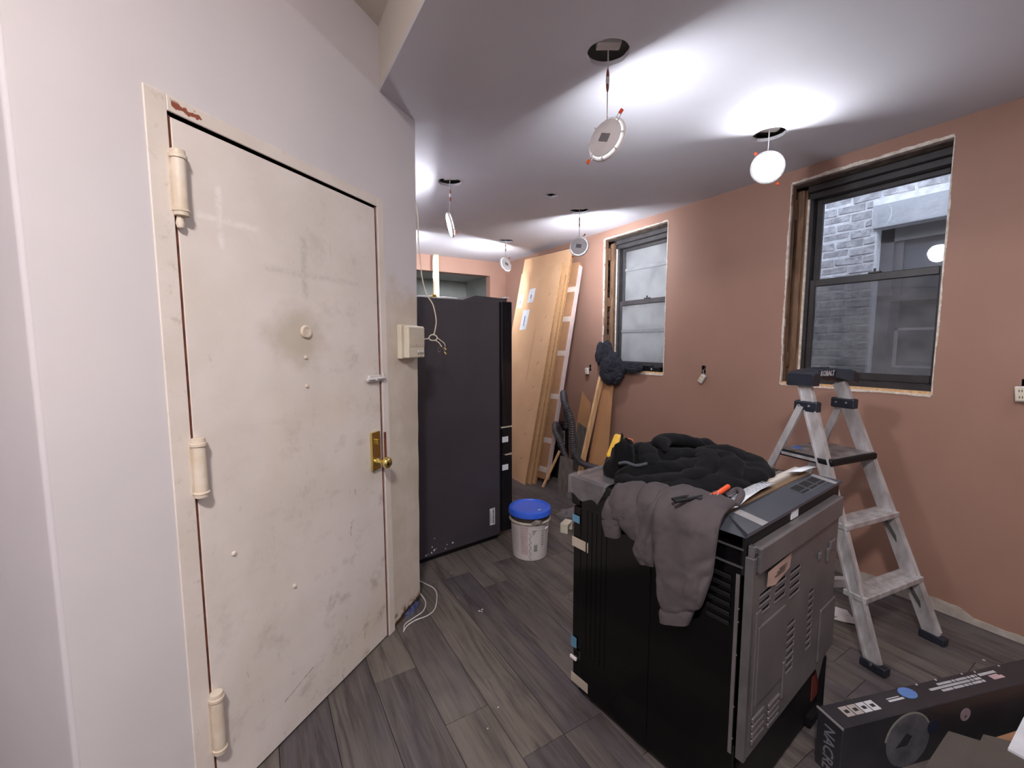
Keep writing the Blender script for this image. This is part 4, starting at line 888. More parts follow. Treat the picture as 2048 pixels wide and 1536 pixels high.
roll([(-0.02, -0.20, 0.020), (0.12, -0.215, 0.030), (0.25, -0.17, 0.035), (0.305, -0.06, 0.045), (0.27, 0.05, 0.065), (0.17, 0.10, 0.095)], 0.052, 'sleeve', HOOD, hb, sd=4.0)
roll([(-0.05, 0.05, 0.105), (0.05, 0.12, 0.112), (0.16, 0.10, 0.105), (0.24, 0.01, 0.075)], 0.040, 'hood_fold', HOOD, hb, sd=7.0)
roll([(-0.22, 0.19, 0.030), (-0.15, 0.17, 0.070), (-0.07, 0.13, 0.100), (-0.14, 0.05, 0.075), (-0.20, 0.0, 0.045)], 0.036, 'hood', HOOD, hb, sd=11.0)
roll([(-0.16, -0.17, 0.020), (-0.04, -0.19, 0.035), (0.07, -0.15, 0.065), (0.15, -0.05, 0.095)], 0.048, 'hem_roll', HOOD, hb, sd=15.0)
blob(ragfn((-0.165, 0.155, 0.030), 0.085, 0.050, 0.105, 0.5, 5.0, 0.18)).build('hood_peak', HOOD, hb)
MB().tube(curve([(-0.262, 0.10, 0.075), (-0.25, 0.075, 0.082), (-0.235, 0.04, 0.075), (-0.20, 0.02, 0.082)]), 0.0055, 8).build('drawcord', mat('grey_cord', (64, 68, 76), 0.8), hb)

gs = thing('grey_sweatshirt', 'grey sweatshirt draped over the side edge of the range, sleeves hanging down', 'sweatshirt', RM @ Vector((0.0, 0.25, 0.92)), ra)
GB = Vector((0.0, 0.25, 0.92))
def drape(rows, nm, sd=0, n=44, m=GREYF, sub=9, wr=1.0, par=gs, base=GB):
    """rows: (left pt, right pt, half thickness, outward normal)"""
    L = curve([r[0] for r in rows], sub); R = curve([r[1] for r in rows], sub); k = len(rows)-1
    T = []; Nn = []
    for i in range(len(L)):
        f = i/sub; a = min(int(f), k-1); t = f-a; T.append(rows[a][2]*(1-t)+rows[a+1][2]*t); Nn.append((Vector(rows[a][3])*(1-t)+Vector(rows[a+1][3])*t).normalized())
    vs = []
    for i in range(len(L)):
        c = (L[i]+R[i])/2; h = (R[i]-L[i])/2
        for j in range(n):
            a = 2*pi*j/n; ca, sa = cos(a), sin(a)
            p = c+h*(abs(ca)**0.75*(1 if ca > 0 else -1))+Nn[i]*T[i]*(abs(sa)**0.8*(1 if sa > 0 else -1))
            wv = noise.noise(Vector((p.y*18+sd, p.z*9, sd)))*0.012+(0.5-abs(sin(p.y*34+p.z*16+3.5*noise.noise(Vector((p.y*8, p.z*8, sd)))+sd))**0.5)*-0.011+noise.noise(Vector((p.y*60, p.z*40+sd, 3)))*0.004
            p = p+Nn[i]*wv*wr*(1 if sa > 0 else 0.2)
            vs.append(p-base)
    fs = []
    for i in range(len(L)-1):
        for j in range(n): j2 = (j+1) % n; fs.append((i*n+j, i*n+j2, (i+1)*n+j2, (i+1)*n+j))
    fs.append(tuple(reversed(range(n)))); fs.append(tuple(range((len(L)-1)*n, len(L)*n)))
    return MB().add(vs, fs, True).build(nm, m, par)
U = (0, 0, 1); O_ = (-1, 0, 0); UO = (-0.7, 0, 0.7)
drape([((0.17, 0.30, 0.935), (0.15, 0.10, 0.945), 0.012, U), ((0.09, 0.29, 0.955), (0.08, 0.075, 0.965), 0.022, U), ((0.01, 0.275, 0.955), (0.01, 0.065, 0.965), 0.024, UO), ((-0.028, 0.275, 0.925), (-0.030, 0.062, 0.93), 0.022, O_),
       ((-0.032, 0.275, 0.85), (-0.034, 0.068, 0.86), 0.024, O_), ((-0.034, 0.262, 0.77), (-0.034, 0.074, 0.785), 0.025, O_), ((-0.034, 0.248, 0.69), (-0.034, 0.090, 0.715), 0.026, O_), ((-0.032, 0.240, 0.625), (-0.032, 0.106, 0.665), 0.025, O_), ((-0.030, 0.232, 0.602), (-0.030, 0.126, 0.645), 0.021, O_)], 'sleeve', 1.0)
drape([((-0.030, 0.236, 0.606), (-0.030, 0.124, 0.650), 0.022, O_), ((-0.031, 0.241, 0.585), (-0.031, 0.130, 0.628), 0.024, O_), ((-0.030, 0.238, 0.552), (-0.030, 0.142, 0.592), 0.021, O_)], 'cuff', 2.0, wr=0.4)
drape([((0.10, 0.34, 0.94), (0.10, 0.24, 0.95), 0.014, U), ((0.02, 0.345, 0.955), (0.02, 0.25, 0.962), 0.022, UO), ((-0.030, 0.340, 0.91), (-0.032, 0.258, 0.925), 0.024, O_), ((-0.034, 0.338, 0.84), (-0.036, 0.268, 0.855), 0.024, O_), ((-0.034, 0.338, 0.785), (-0.036, 0.266, 0.80), 0.022, O_), ((-0.030, 0.342, 0.745), (-0.032, 0.262, 0.755), 0.022, O_), ((-0.026, 0.325, 0.715), (-0.028, 0.266, 0.725), 0.014, O_)], 'body_fold', 5.0)
drape([((0.11, 0.46, 0.935), (0.11, 0.32, 0.945), 0.012, U), ((0.02, 0.462, 0.945), (0.02, 0.325, 0.957), 0.020, UO), ((-0.028, 0.458, 0.905), (-0.030, 0.315, 0.925), 0.022, O_), ((-0.034, 0.440, 0.855), (-0.036, 0.305, 0.870), 0.024, O_), ((-0.034, 0.405, 0.825), (-0.036, 0.298, 0.825), 0.022, O_), ((-0.030, 0.368, 0.79), (-0.032, 0.298, 0.79), 0.014, O_)], 'shoulder_fold', 8.0)
drape([((-0.020, 0.470, 0.900), (-0.022, 0.420, 0.905), 0.012, O_), ((-0.030, 0.474, 0.865), (-0.034, 0.405, 0.875), 0.020, O_), ((-0.032, 0.478, 0.825), (-0.036, 0.398, 0.840), 0.022, O_)], 'sleeve', 11.0)
drape([((-0.032, 0.480, 0.828), (-0.036, 0.396, 0.842), 0.022, O_), ((-0.032, 0.482, 0.80), (-0.036, 0.402, 0.81), 0.023, O_), ((-0.030, 0.470, 0.757), (-0.032, 0.410, 0.768), 0.018, O_)], 'cuff', 12.0, wr=0.4)
MB().tube(curve([Vector(p)-GB for p in ((0.11, 0.085, 0.955), (0.17, 0.095, 0.975), (0.20, 0.125, 0.972), (0.16, 0.14, 0.955))]), 0.010, 10).build('neck_fold', GREYF, gs)

# pliers, keys ring, instruction sheets, rolled cardboard
pl = thing('pliers', 'pliers with bright orange handle lying on the grey sweatshirt', 'pliers', RM @ Vector((0.10, 0.135, 0.975)), ra)
MB().tube(curve([(-0.03, 0.005, 0.004), (0.0, 0.0, 0.006), (0.03, -0.002, 0.012), (0.062, 0.0, 0.014)], 4), 0.008, 10, rr=None).build('handle', ORANGE, pl)
MB().bbox((-0.10, 0.0, -0.006), (-0.028, 0.022, 0.008), 0.005).build('jaws', BLACKM, pl)
MB().tube([(-0.035+0.012*cos(t), -0.006+0.010*sin(t), 0.012+0.006*cos(t)) for t in [2*pi*k/14 for k in range(15)]], 0.0014, 6).build('wire_ring', CHROME, pl)
MB().tube(curve([(-0.16, 0.05, 0.0), (-0.12, 0.03, 0.004), (-0.07, 0.015, 0.006)], 4), 0.006, 8).tube(curve([(-0.15, 0.065, 0.0), (-0.11, 0.05, 0.003), (-0.06, 0.03, 0.004)], 4), 0.005, 8).build('dark_strap', BLACKM, pl)
def sheet(pts, m, t=0.0006):   # ribbon from pairs
    vs = [p for a, b in pts for p in (a, b)]; fs = [(2*i, 2*i+1, 2*i+3, 2*i+2) for i in range(len(pts)-1)]
    return MB().add(vs, fs, True)
sh = sheet([((0.070, 0.108, 0.940), (0.110, 0.078, 0.952)), ((0.16, 0.125, 0.952), (0.19, 0.084, 0.960)), ((0.27, 0.135, 0.958), (0.29, 0.090, 0.964)), ((0.36, 0.140, 0.956), (0.39, 0.094, 0.962)), ((0.415, 0.138, 0.952), (0.430, 0.095, 0.956))], PAPER)
isht = rworld(sh); o = MB(); o.v = isht.v; o.f = isht.f; o.sm = isht.sm
pb = RM @ Vector((0.25, 0.11, 0.95)); so = tag(loc_mb(o, pb).build('instruction_sheet', PAPER, loc=pb, fixn=False), 'curled white printed sheet lying along the rear trim of the range', 'paper')
md = so.modifiers.new('s', 'SOLIDIFY'); md.thickness = 0.0012
pt = MB()
for k in range(5):
    x = 0.14
    while x < 0.38: wv = random.uniform(0.01, 0.03); pt.box((x, 0.093+k*0.007, 0.9655), (x+wv, 0.095+k*0.007, 0.9661)); x += wv+0.006
pt = rworld(pt); loc_mb(pt, pb).build('printed_lines', mat('faint_print', (150, 156, 166), 0.7), so)
s2 = rworld(sheet([((0.60, 0.125, 0.960), (0.63, 0.085, 0.964)), ((0.68, 0.120, 0.960), (0.70, 0.082, 0.964)), ((0.76, 0.115, 0.956), (0.775, 0.082, 0.958))], PAPER)); pb2 = RM @ Vector((0.68, 0.10, 0.95))
so2 = tag(loc_mb(s2, pb2).build('instruction_sheet', PAPER, loc=pb2, fixn=False), 'small white paper flap at the wall end of the range rear trim', 'paper'); md = so2.modifiers.new('s', 'SOLIDIFY'); md.thickness = 0.0012
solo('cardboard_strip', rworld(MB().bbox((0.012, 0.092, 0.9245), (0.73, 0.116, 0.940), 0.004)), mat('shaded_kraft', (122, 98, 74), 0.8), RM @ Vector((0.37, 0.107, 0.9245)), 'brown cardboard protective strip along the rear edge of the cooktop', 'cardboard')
solo('foam_strip', rworld(MB().bbox((0.42, 0.120, 0.9245), (0.742, 0.150, 0.950), 0.006)), mat('pale_foam_strip', (196, 188, 180), 0.8, c2=(178, 168, 158), ns=14), RM @ Vector((0.58, 0.135, 0.9245)), 'pale foam strip on the cooktop edge by the stepladder', 'foam')
solo('clear_tape_roll', rworld(MB().tube([(0.02, 0.135, 0.943), (0.05, 0.133, 0.943)], 0.0185, 20)), mat('tan_roll', (176, 140, 104), 0.7), RM @ Vector((0.035, 0.134, 0.924)), 'tan cardboard roll end poking out under the grey sweatshirt', 'cardboard roll')
solo('glass_scraper', rworld(MB().bbox((0.56, 0.15, 0.9235), (0.70, 0.19, 0.932), 0.003)), STEELL, RM @ Vector((0.63, 0.17, 0.9235)), 'shiny metal strip on the cooktop right of the black hoodie', 'metal strip')

# ------------------------------------------------------------------ stepladder
la_ = radians(-8)
ld = thing('stepladder', 'aluminium three step ladder with black platform in front of the large window', 'ladder', (2.535, 0.655, 0), la_)
def rail_at(z, s): t = z/1.24; return Vector((s*(0.245-0.100*t), 0.45*t, z))
for s in (-1, 1):
    a = rail_at(0.03, s); b = rail_at(1.235, s)
    MB().beam(a, b, 0.024, 0.062, (0, 1, 0)).build('front_rail', ALU, ld)
    m_ = MB(); m_.beam(a+Vector((s*0.013, -0.027, 0.02)), b+Vector((s*0.013, -0.027, 0)), 0.010, 0.008, (0, 1, 0)); m_.beam(a+Vector((s*0.013, 0.027, 0.02)), b+Vector((s*0.013, 0.027, 0)), 0.010, 0.008, (0, 1, 0)); m_.build('rail_flange', ALU, ld)
    ft = MB().bbox((a.x-0.022, a.y-0.055, 0.0), (a.x+0.022, a.y+0.045, 0.038), 0.006).build('foot', NAVY, ld)
    MB().lathe([(0.006, 0), (0.006, 0.004), (0.002, 0.006)], 10, Matrix.Translation((a.x+s*0.022, a.y, 0.03)) @ Matrix.Rotation(s*pi/2, 4, 'Y')).build('rivet', STEELL, ft)
    # rear leg
    p0 = Vector((s*0.168, 0.445, 1.125)); p1 = Vector((s*0.245, 0.86, 0.02))
    MB().beam(p0, p1, 0.018, 0.034, (0, 1, 0)).build('rear_leg', ALU, ld)
    MB().bbox((p1.x-0.018, p1.y-0.03, 0), (p1.x+0.018, p1.y+0.03, 0.03), 0.005).build('foot', NAVY, ld)
    c = rail_at(1.125, s)
    br = MB().bbox((c.x-0.020, c.y-0.045, 1.098), (c.x+0.020, c.y+0.075, 1.152), 0.008).build('hinge_bracket', NAVY, ld)
    for dy in (-0.005, 0.045): MB().lathe([(0.006, 0), (0.006, 0.003), (0.002, 0.005)], 10, Matrix.Translation((c.x-0.020, c.y+dy, 1.127)) @ Matrix.Rotation(-pi/2, 4, 'Y')).build('rivet', STEELL, br)
MB().beam((-0.235, 0.80, 0.18), (0.235, 0.80, 0.18), 0.02, 0.03, (0, 0, 1)).beam((-0.215, 0.66, 0.55), (0.215, 0.66, 0.55), 0.02, 0.03, (0, 0, 1)).build('rear_brace', ALU, ld)
for zt in (0.30, 0.595):
    c = rail_at(zt, 1); w_ = c.x+0.018
    st = MB().bbox((-w_, c.y-0.050, zt-0.026), (w_, c.y+0.045, zt), 0.003).build('step', ALU, ld)
    for k in range(4): MB().box((-w_+0.01, c.y-0.040+k*0.022, zt), (w_-0.01, c.y-0.034+k*0.022, zt+0.0025)).build('tread_rib', ALU, st)
    for s in (-1, 1): MB().beam((s*(w_-0.05), c.y, zt-0.02), (s*(w_-0.012), c.y-0.055, zt-0.15), 0.010, 0.014).build('step_brace', mat('dark_brace', (92, 88, 88), 0.5, 0.6), st)
c = rail_at(0.885, 1)
pf = MB().bbox((-0.190, c.y-0.055, 0.845), (0.190, c.y+0.235, 0.880), 0.010).build('platform', BLACKM, ld)
MB().bbox((-0.183, c.y-0.045, 0.880), (0.183, c.y+0.225, 0.8835), 0.002).build('platform_tread', mat('dusty_tread', (150, 144, 144), 0.45, 0.4, c2=(92, 84, 82), ns=16, bump=0.3), pf)
MB().box((-0.1915, c.y+0.02, 0.855), (-0.1895, c.y+0.20, 0.870)).build('platform_rail', ALU, pf)
# molded cap: angled in plan with drooping ends
cp = MB(); cy = 0.455
sec = [(-0.192, 0.0, 1.232, 1.292), (-0.178, 0.0, 1.226, 1.304), (-0.140, 0.0, 1.226, 1.308), (-0.085, 0.055, 1.262, 1.314), (0.0, 0.055, 1.266, 1.318), (0.085, 0.055, 1.262, 1.314), (0.140, 0.0, 1.240, 1.308), (0.178, 0.0, 1.232, 1.300), (0.192, 0.0, 1.238, 1.286)]
vs = []; fs = []
for (x, yo, z0, z1) in sec:
    yf = cy-0.075+yo; yb = cy+0.060
    vs += [(x, yf, z0+0.006), (x, yf-0.002, z1-0.010), (x, yf+0.010, z1), (x, yb-0.010, z1), (x, yb, z1-0.010), (x, yb, z0)]
for i in range(len(sec)-1):
    for k in range(6): k2 = (k+1) % 6; fs.append((i*6+k, i*6+k2, (i+1)*6+k2, (i+1)*6+k))
fs += [tuple(range(6)), tuple(range((len(sec)-1)*6, len(sec)*6))]
cp.add(vs, fs); cpo = cp.build('top_cap', NAVY, ld)
MB().bbox((-0.045, cy-0.01, 1.315), (0.045, cy+0.03, 1.322), 0.003).build('cap_tray', NAVY, cpo)
Mt = axis_M(Vector((0.012, cy-0.0212, 1.289)), (0, -1, 0), (1, 0, 0)); text_mb('KOBALT', 0.038, Mt, 0.0010, 0.0010, 0.80).build('lettering', INKW, cpo)
solo('blue_tape_scrap', loc_mb(MB().bbox((-0.03, -0.02, 0), (0.035, 0.018, 0.0018), 0.0006, Matrix.Rotation(0.5, 4, 'Z')), (0, 0, 0)), mat('light_blue_tape', (84, 116, 190), 0.6), (0, 0, 0), 'scrap of blue tape stuck on the ladder platform', 'tape').location = Matrix.Translation((2.535, 0.655, 0)) @ Matrix.Rotation(la_, 4, 'Z') @ Vector((-0.095, 0.50, 0.8836))

# ------------------------------------------------------------------ electrical boxes hanging out of the wall
def wallbox(y, z, dz, tilt, label, flip=1):
    t = thing('outlet_box', label, 'outlet', (WX, y, z), 0, 'loose outlets hanging from the brown wall')
    M = Matrix.Translation((-0.030, flip*0.012, -dz)) @ Matrix.Rotation(tilt, 4, 'X')
    MB().bbox((-0.012, -0.020, -0.036), (0.010, 0.020, 0.036), 0.004, M).build('outlet_body', WPLASTIC, t)
    MB().bbox((-0.015, -0.017, -0.031), (-0.011, 0.017, 0.031), 0.001, M).build('outlet_face', IVORY, t)
    MB().box((-0.0158, -0.006, 0.010), (-0.0148, -0.003, 0.020), M).box((-0.0158, 0.003, 0.010), (-0.0148, 0.006, 0.020), M).box((-0.0158, -0.006, -0.020), (-0.0148, -0.003, -0.010), M).box((-0.0158, 0.003, -0.020), (-0.0148, 0.006, -0.010), M).build('outlet_slot', INK, t)
    MB().box((0.012, -0.001, -0.05), (0.013, 0.001, 0.05)).build('strap', STEELL, t)
    MB().tube(curve([(0.05, 0, 0.0), (0.0, 0.004, -0.004), tuple(M @ Vector((0.004, 0, 0.03)))], 5), 0.003, 6).tube(curve([(0.05, -0.006, 0.01), (-0.01, -0.01, 0.0), tuple(M @ Vector((0.006, -0.008, 0.02)))], 5), 0.0018, 6).build('lead', mat('wire_grey', (140, 136, 130), 0.5), t)
    return t
wallbox(3.548, 1.185, 0.035, -0.12, 'loose white outlet dangling left of the narrow frosted window', 1)
wallbox(2.176, 1.235, 0.070, 0.55, 'loose white outlet dangling between the two windows', -1)
wallbox(0.470, 1.245, 0.035, -0.1, 'white outlet at the right edge of the photo beside the large window', 1)

# ------------------------------------------------------------------ panels, box, lumber in the far corner
def board4(nm, c, t, m, label, cat='panel', group='cardboard packed panels leaning in the far corner', edge=None):
    base = (Vector(c[0])+Vector(c[1]))/2; base.z = 0
    o = thing(nm, label, cat, base, 0, group)
    loc_mb(MB().quad(*c, -t), base).build('panel_face', m, o)
    return o, base
def planar(c): a, b, cc, d = [Vector(p) for p in c]; return [tuple(b+d-cc), tuple(b), tuple(cc), tuple(d)]
def onboard(c, u, v, off):
    a, b, cc, d = [Vector(p) for p in c]; n = (b-a).cross(d-a).normalized(); return a*(1-u)*(1-v)+b*u*(1-v)+cc*u*v+d*(1-u)*v+n*off
A4 = planar([(2.180, 4.50, 0.0), (2.322, 3.615, 0.0), (2.862, 3.717, 2.307), (2.862, 4.53, 2.298)])
B4 = planar([(2.31, 4.60, 0.0), (2.415, 3.575, 0.0), (2.978, 3.70, 2.463), (2.978, 4.64, 2.50)])
C4 = planar([(2.24, 4.52, 0.0), (2.374, 3.59, 0.0), (2.875, 3.69, 2.18), (2.880, 4.50, 2.18)])
for nm, c, t, lb_ in (('panel_package', A4, 0.022, 'front cardboard packed panel with three white labels leaning in far corner'), ('panel_package', C4, 0.022, 'middle cardboard packed panel showing only its edge behind the labelled one'), ('panel_package', B4, 0.024, 'tallest cardboard packed panel leaning behind the labelled one')):
    o, base = board4(nm, c, t, CARD, lb_)
    n = (Vector(c[1])-Vector(c[0])).cross(Vector(c[3])-Vector(c[0])).normalized()
    a_, b_2 = Vector(c[1]), Vector(c[2])
    loc_mb(MB().quad(a_+Vector((0, -0.0006, 0)), b_2+Vector((0, -0.0006, 0)), b_2-n*t+Vector((0, -0.0006, 0)), a_-n*t+Vector((0, -0.0006, 0)), 0.0008, (0, -1, 0)), base).build('panel_edge', CARDE, o)
    if c is A4:
        for (u0, u1, v0, v1) in ((0.045, 0.16, 0.815, 0.885), (0.30, 0.45, 0.835, 0.905), (0.22, 0.39, 0.70, 0.80)):
            q4 = [onboard(c, u0, v0, 0.0008), onboard(c, u1, v0, 0.0008), onboard(c, u1+0.01, v1, 0.0008), onboard(c, u0+0.01, v1, 0.0008)]
            lb2 = loc_mb(MB().quad(*q4, 0.0008, tuple(n)), base).build('white_label', PAPER, o)
            um = (u0+u1)/2; vm = (v0+v1)/2
            q5 = [onboard(c, um-0.01, v0+0.02, 0.0022), onboard(c, um+0.015, v0+0.02, 0.0022), onboard(c, um+0.018, v1-0.03, 0.0022), onboard(c, um-0.008, v1-0.03, 0.0022)]
            loc_mb(MB().quad(*q5, 0.0004, tuple(n)), base).build('label_print', mat('blue_grey_print', (120, 124, 150), 0.7), lb2)
        for k in range(8):
            v = 0.11+k*0.108; p = onboard(c, 0.83, v, 0.0)
            loc_mb(MB().quad(p, p+Vector((0, -0.012, 0)), onboard(c, 0.80, v-0.012, 0), onboard(c, 0.812, v-0.012, 0), 0.0012, tuple(n)), base).build('staple_mark', mat('brown_mark', (120, 86, 50), 0.8), o)
        q4 = [onboard(c, 0.62, 0.45, 0.0006), onboard(c, 0.625, 0.45, 0.0006), onboard(c, 0.625, 0.70, 0.0006), onboard(c, 0.62, 0.70, 0.0006)]
        loc_mb(MB().quad(*q4, 0.0006, tuple(n)), base).build('seam', CARDE, o)
# tall slim box
bx_b = Vector((2.535, 3.585, 0)); bx_t = Vector((3.060, 3.715, 2.27))
tb = thing('tall_slim_box', 'tall slim brown carton taped round its length leaning beside the cardboard panels', 'box', bx_b)
d_ = (bx_t-bx_b).normalized(); sd_ = Vector((0.2, -1, 0)); sd_ = (sd_-d_*sd_.dot(d_)).normalized(); nn_ = d_.cross(sd_)
MX = Matrix((sd_, nn_, d_)).transposed().to_4x4(); LB = (bx_t-bx_b).length
MX2 = MX.copy(); MX2.translation = (0, 0, 0.04)
MB().bbox((-0.055, -0.035, 0), (0.055, 0.035, LB), 0.003, MX2, 1).build('carton', CARD2, tb)
for f_ in (0.03, 0.16, 0.36, 0.56, 0.72, 0.86): 
    MB().box((-0.0562, -0.0362, LB*f_), (0.0562, 0.0362, LB*f_+0.055), MX2).build('tape_band', TAPE, tb)
MB().box((0.0562, -0.030, 0.0), (0.0575, 0.032, LB-0.03), MX2).build('tape_strip', mat('pinkish_tape', (222, 202, 198), 0.3), tb)
# lumber and offcuts
def leaning(nm, a, b, w_, t_, m, label, cat, up=(0, 1, 0), group=None):
    a, b = Vector(a), Vector(b); mb = MB().beam(a, b, w_, t_, up); return solo(nm, mb, m, (a.x, a.y, 0), label, cat, group)
leaning('wood_stick', (2.78, 3.32, 0.02), (3.060, 3.288, 1.16), 0.050, 0.028, PINE, 'pale pine board leaning up to the dark shirt at the narrow window', 'board', (0, 1, 0.1))
solo('hardboard_strip', MB().quad((2.86, 3.30, 0.0), (2.955, 3.10, 0.0), (3.088, 3.15, 1.07), (3.088, 3.30, 1.07), 0.006), mat('tan_hardboard', (176, 128, 88), 0.7, c2=(162, 116, 78), ns=4), (2.9, 3.2, 0), 'wide tan board leaning on the brown wall below the narrow window', 'board')
solo('hardboard_offcut', MB().quad((2.92, 3.66, 0), (2.93, 3.40, 0), (3.088, 3.49, 0.80), (3.092, 3.64, 0.92), -0.004), mat('tan_hardboard', (0, 0, 0)), (2.92, 3.5, 0), 'pointed tan board offcut leaning behind the pale pine board', 'board')
LAM = mat('laminate_offcut', (104, 96, 90), 0.55, c2=(78, 70, 66), ns=6, stretch=(8, 8, 1))
solo('laminate_offcut', MB().quad((2.84, 3.57, 0), (2.85, 3.365, 0), (2.975, 3.37, 0.53), (2.975, 3.56, 0.60), -0.008), LAM, (2.85, 3.46, 0), 'dark grey laminate offcut leaning behind the pale pine board', 'flooring offcut')
solo('laminate_offcut', MB().quad((2.44, 3.23, 0), (2.50, 3.09, 0), (2.560, 3.13, 0.34), (2.51, 3.27, 0.36), -0.008), LAM, (2.47, 3.16, 0), 'grey laminate offcut with white edge standing in front of the hoses', 'flooring offcut')
leaning('wood_stick', (2.44, 3.46, 0.0), (2.62, 3.42, 0.36), 0.016, 0.022, PINE, 'short thin wood stick leaning beside the slim brown carton', 'stick')
hs1 = [(2.795, 3.545, 0.56), (2.765, 3.51, 0.76), (2.71, 3.47, 0.90), (2.65, 3.41, 0.95), (2.60, 3.33, 0.88), (2.615, 3.28, 0.78), (2.640, 3.25, 0.65), (2.640, 3.24, 0.50), (2.645, 3.22, 0.38), (2.690, 3.17, 0.29), (2.78, 3.06, 0.25), (2.90, 2.90, 0.23), (2.98, 2.70, 0.15), (3.0, 2.45, 0.05)]
hs2 = [(2.74, 3.545, 0.40), (2.69, 3.51, 0.54), (2.60, 3.465, 0.63), (2.545, 3.40, 0.58), (2.555, 3.33, 0.48), (2.585, 3.28, 0.34), (2.605, 3.20, 0.20), (2.60, 3.08, 0.10), (2.56, 2.9, 0.05)]
def hose(pts, r):
    P = curve(pts, 26); rr = [r*(1+0.07*(1 if (i//2) % 2 else -1)) for i in range(len(P))]; return MB().tube(P, r, 14, True, rr)
solo('vacuum_hose', hose(hs1, 0.031), HOSE, (2.62, 3.3, 0), 'thick grey ribbed hose curving right behind the range', 'hose')
solo('vacuum_hose', hose(hs2, 0.027), HOSE, (2.58, 3.25, 0), 'grey ribbed hose running straight down to the floor beside the range', 'hose')
vc = thing('shop_vacuum', 'dark grilled shop vacuum half hidden behind the hoses', 'vacuum', (2.80, 3.66, 0))
MB().bbox((-0.075, -0.07, 0.0), (0.08, 0.09, 0.60), 0.02).build('vacuum_body', BLACKM, vc)
for k in range(5): MB().box((-0.075+k*0.02, -0.0735, 0.36), (-0.065+k*0.02, -0.0695, 0.52)).build('grille_slat', TAPEG, vc)
# white post in the far opening
po = thing('door_post', 'pale wooden post standing in the opening of the far wall', 'post', (2.065, 5.345, 0))
MB().box((-0.034, -0.02, 0), (0.034, 0.02, ZC-0.001)).build('post', mat('cream_pine', (236, 206, 168), 0.6, c2=(226, 190, 146), ns=5, stretch=(6, 6, 0.5)), po)
pp = MB(); 
for k in range(9): pp.box((-0.048+random.uniform(-0.004, 0.004), -0.022, ZC-0.02-0.035*(k+1)), (-0.030, -0.018, ZC-0.02-0.035*k))
pp.build('torn_paper', PLASTER, po)
gb = thing('garment_bag', 'pale bundle on a shelf seen left of the post in the far room', 'bundle', (1.93, 6.6, 1.5))
blob(ragfn((0, 0, 0), 0.20, 0.10, 0.42, 0, 9.0)).build('cloth', mat('pale_bundle', (176, 178, 182), 0.9), gb)
MB().box((-0.25, -0.12, -1.5), (0.25, 0.12, -0.0)).build('shelf_unit', GREYROOM, gb)

# ------------------------------------------------------------------ shirt and black tool on the narrow window sill
sb = (3.055, 3.15, 1.10)
st_ = thing('dark_shirt', 'dark charcoal shirt bunched over the sill of the narrow window', 'shirt', sb)
def bunch(c, rx, ry, rz, sd, nm, dr=(0.5, 1.0)):
    bm = bmesh.new(); bmesh.ops.create_icosphere(bm, subdivisions=6, radius=1)
    for v in bm.verts:
        d = v.co.normalized(); k = 1+0.25*noise.noise(d*1.5+Vector((sd, 0, 0)))
        w_ = d+Vector((noise.noise(d*1.6+Vector((sd, 4, 0))), noise.noise(d*1.6+Vector((sd, 0, 4))), noise.noise(d*1.6+Vector((4, sd, 0)))))*0.55
        f1 = abs(sin((w_.y*dr[0]+w_.z*dr[1])*3.6+sd))**0.55; f2 = abs(sin((w_.y*dr[1]-w_.z*dr[0]+w_.x)*5.6+sd*2))**0.6
        k += 0.20*(f1-0.6)+0.11*(f2-0.6)+0.03*noise.noise(d*8)
        v.co = Vector((d.x*rx*k, d.y*ry*k, d.z*rz*k))+Vector(c)
        if v.co.z < 0.09: v.co.x = min(v.co.x, WX-0.006-sb[0])
    return MB().bm(bm, None, True).build(nm, NAVC, st_)
bunch((-0.01, -0.015, 0.09), 0.052, 0.145, 0.150, 1.0, 'body')
bunch((0.0, 0.07, 0.215), 0.042, 0.075, 0.120, 2.6, 'body_fold', (1.0, -0.6))
bunch((0.0, 0.155, 0.235), 0.045, 0.070, 0.110, 4.0, 'sleeve')
bunch((0.015, 0.09, 0.31), 0.035, 0.055, 0.060, 7.0, 'collar')
bunch((0.030, -0.21, 0.120), 0.035, 0.150, 0.055, 9.0, 'shirt_tail')
tl = thing('cordless_tool', 'black boxy tool lying on the sill of the narrow frosted window', 'tool', (3.165, 2.72, 1.178))
MB().bbox((-0.035, -0.10, 0.0), (0.035, 0.03, 0.055), 0.006).build('tool_body', BLACKM, tl)
MB().bbox((-0.037, 0.02, 0.0), (0.03, 0.14, 0.065), 0.005).build('battery', BLACKM, tl)
MB().lathe([(0.008, 0), (0.008, 0.003), (0.001, 0.003)], 12, Matrix.Translation((-0.036, -0.005, 0.035)) @ Matrix.Rotation(-pi/2, 4, 'Y')).build('white_badge', INKW, tl)

# yellow and orange tools behind the range
ye = thing('yellow_tool', 'yellow and orange tool showing its top behind the left end of the black hoodie', 'tool', RM @ Vector((0.25, 0.645, 0.923)), ra)
MB().bbox((-0.045, -0.022, 0.0), (0.060, 0.022, 0.045), 0.008).build('tool_base', BLACKM, ye)
_v = Matrix.Translation((-0.022, 0.0, 0.085)) @ Matrix.Rotation(0.55, 4, 'Y')
MB().bbox((-0.026, -0.018, -0.055), (0.026, 0.018, 0.055), 0.012, _v, 3).build('yellow_housing', YELLOW, ye)
MB().bbox((0.030, -0.018, 0.060), (0.082, 0.018, 0.112), 0.012, None, 3).build('orange_knob', mat('dull_orange', (206, 104, 60), 0.5), ye)
MB().bbox((0.005, -0.015, 0.030), (0.045, 0.015, 0.085), 0.006).build('tool_neck', BLACKM, ye)

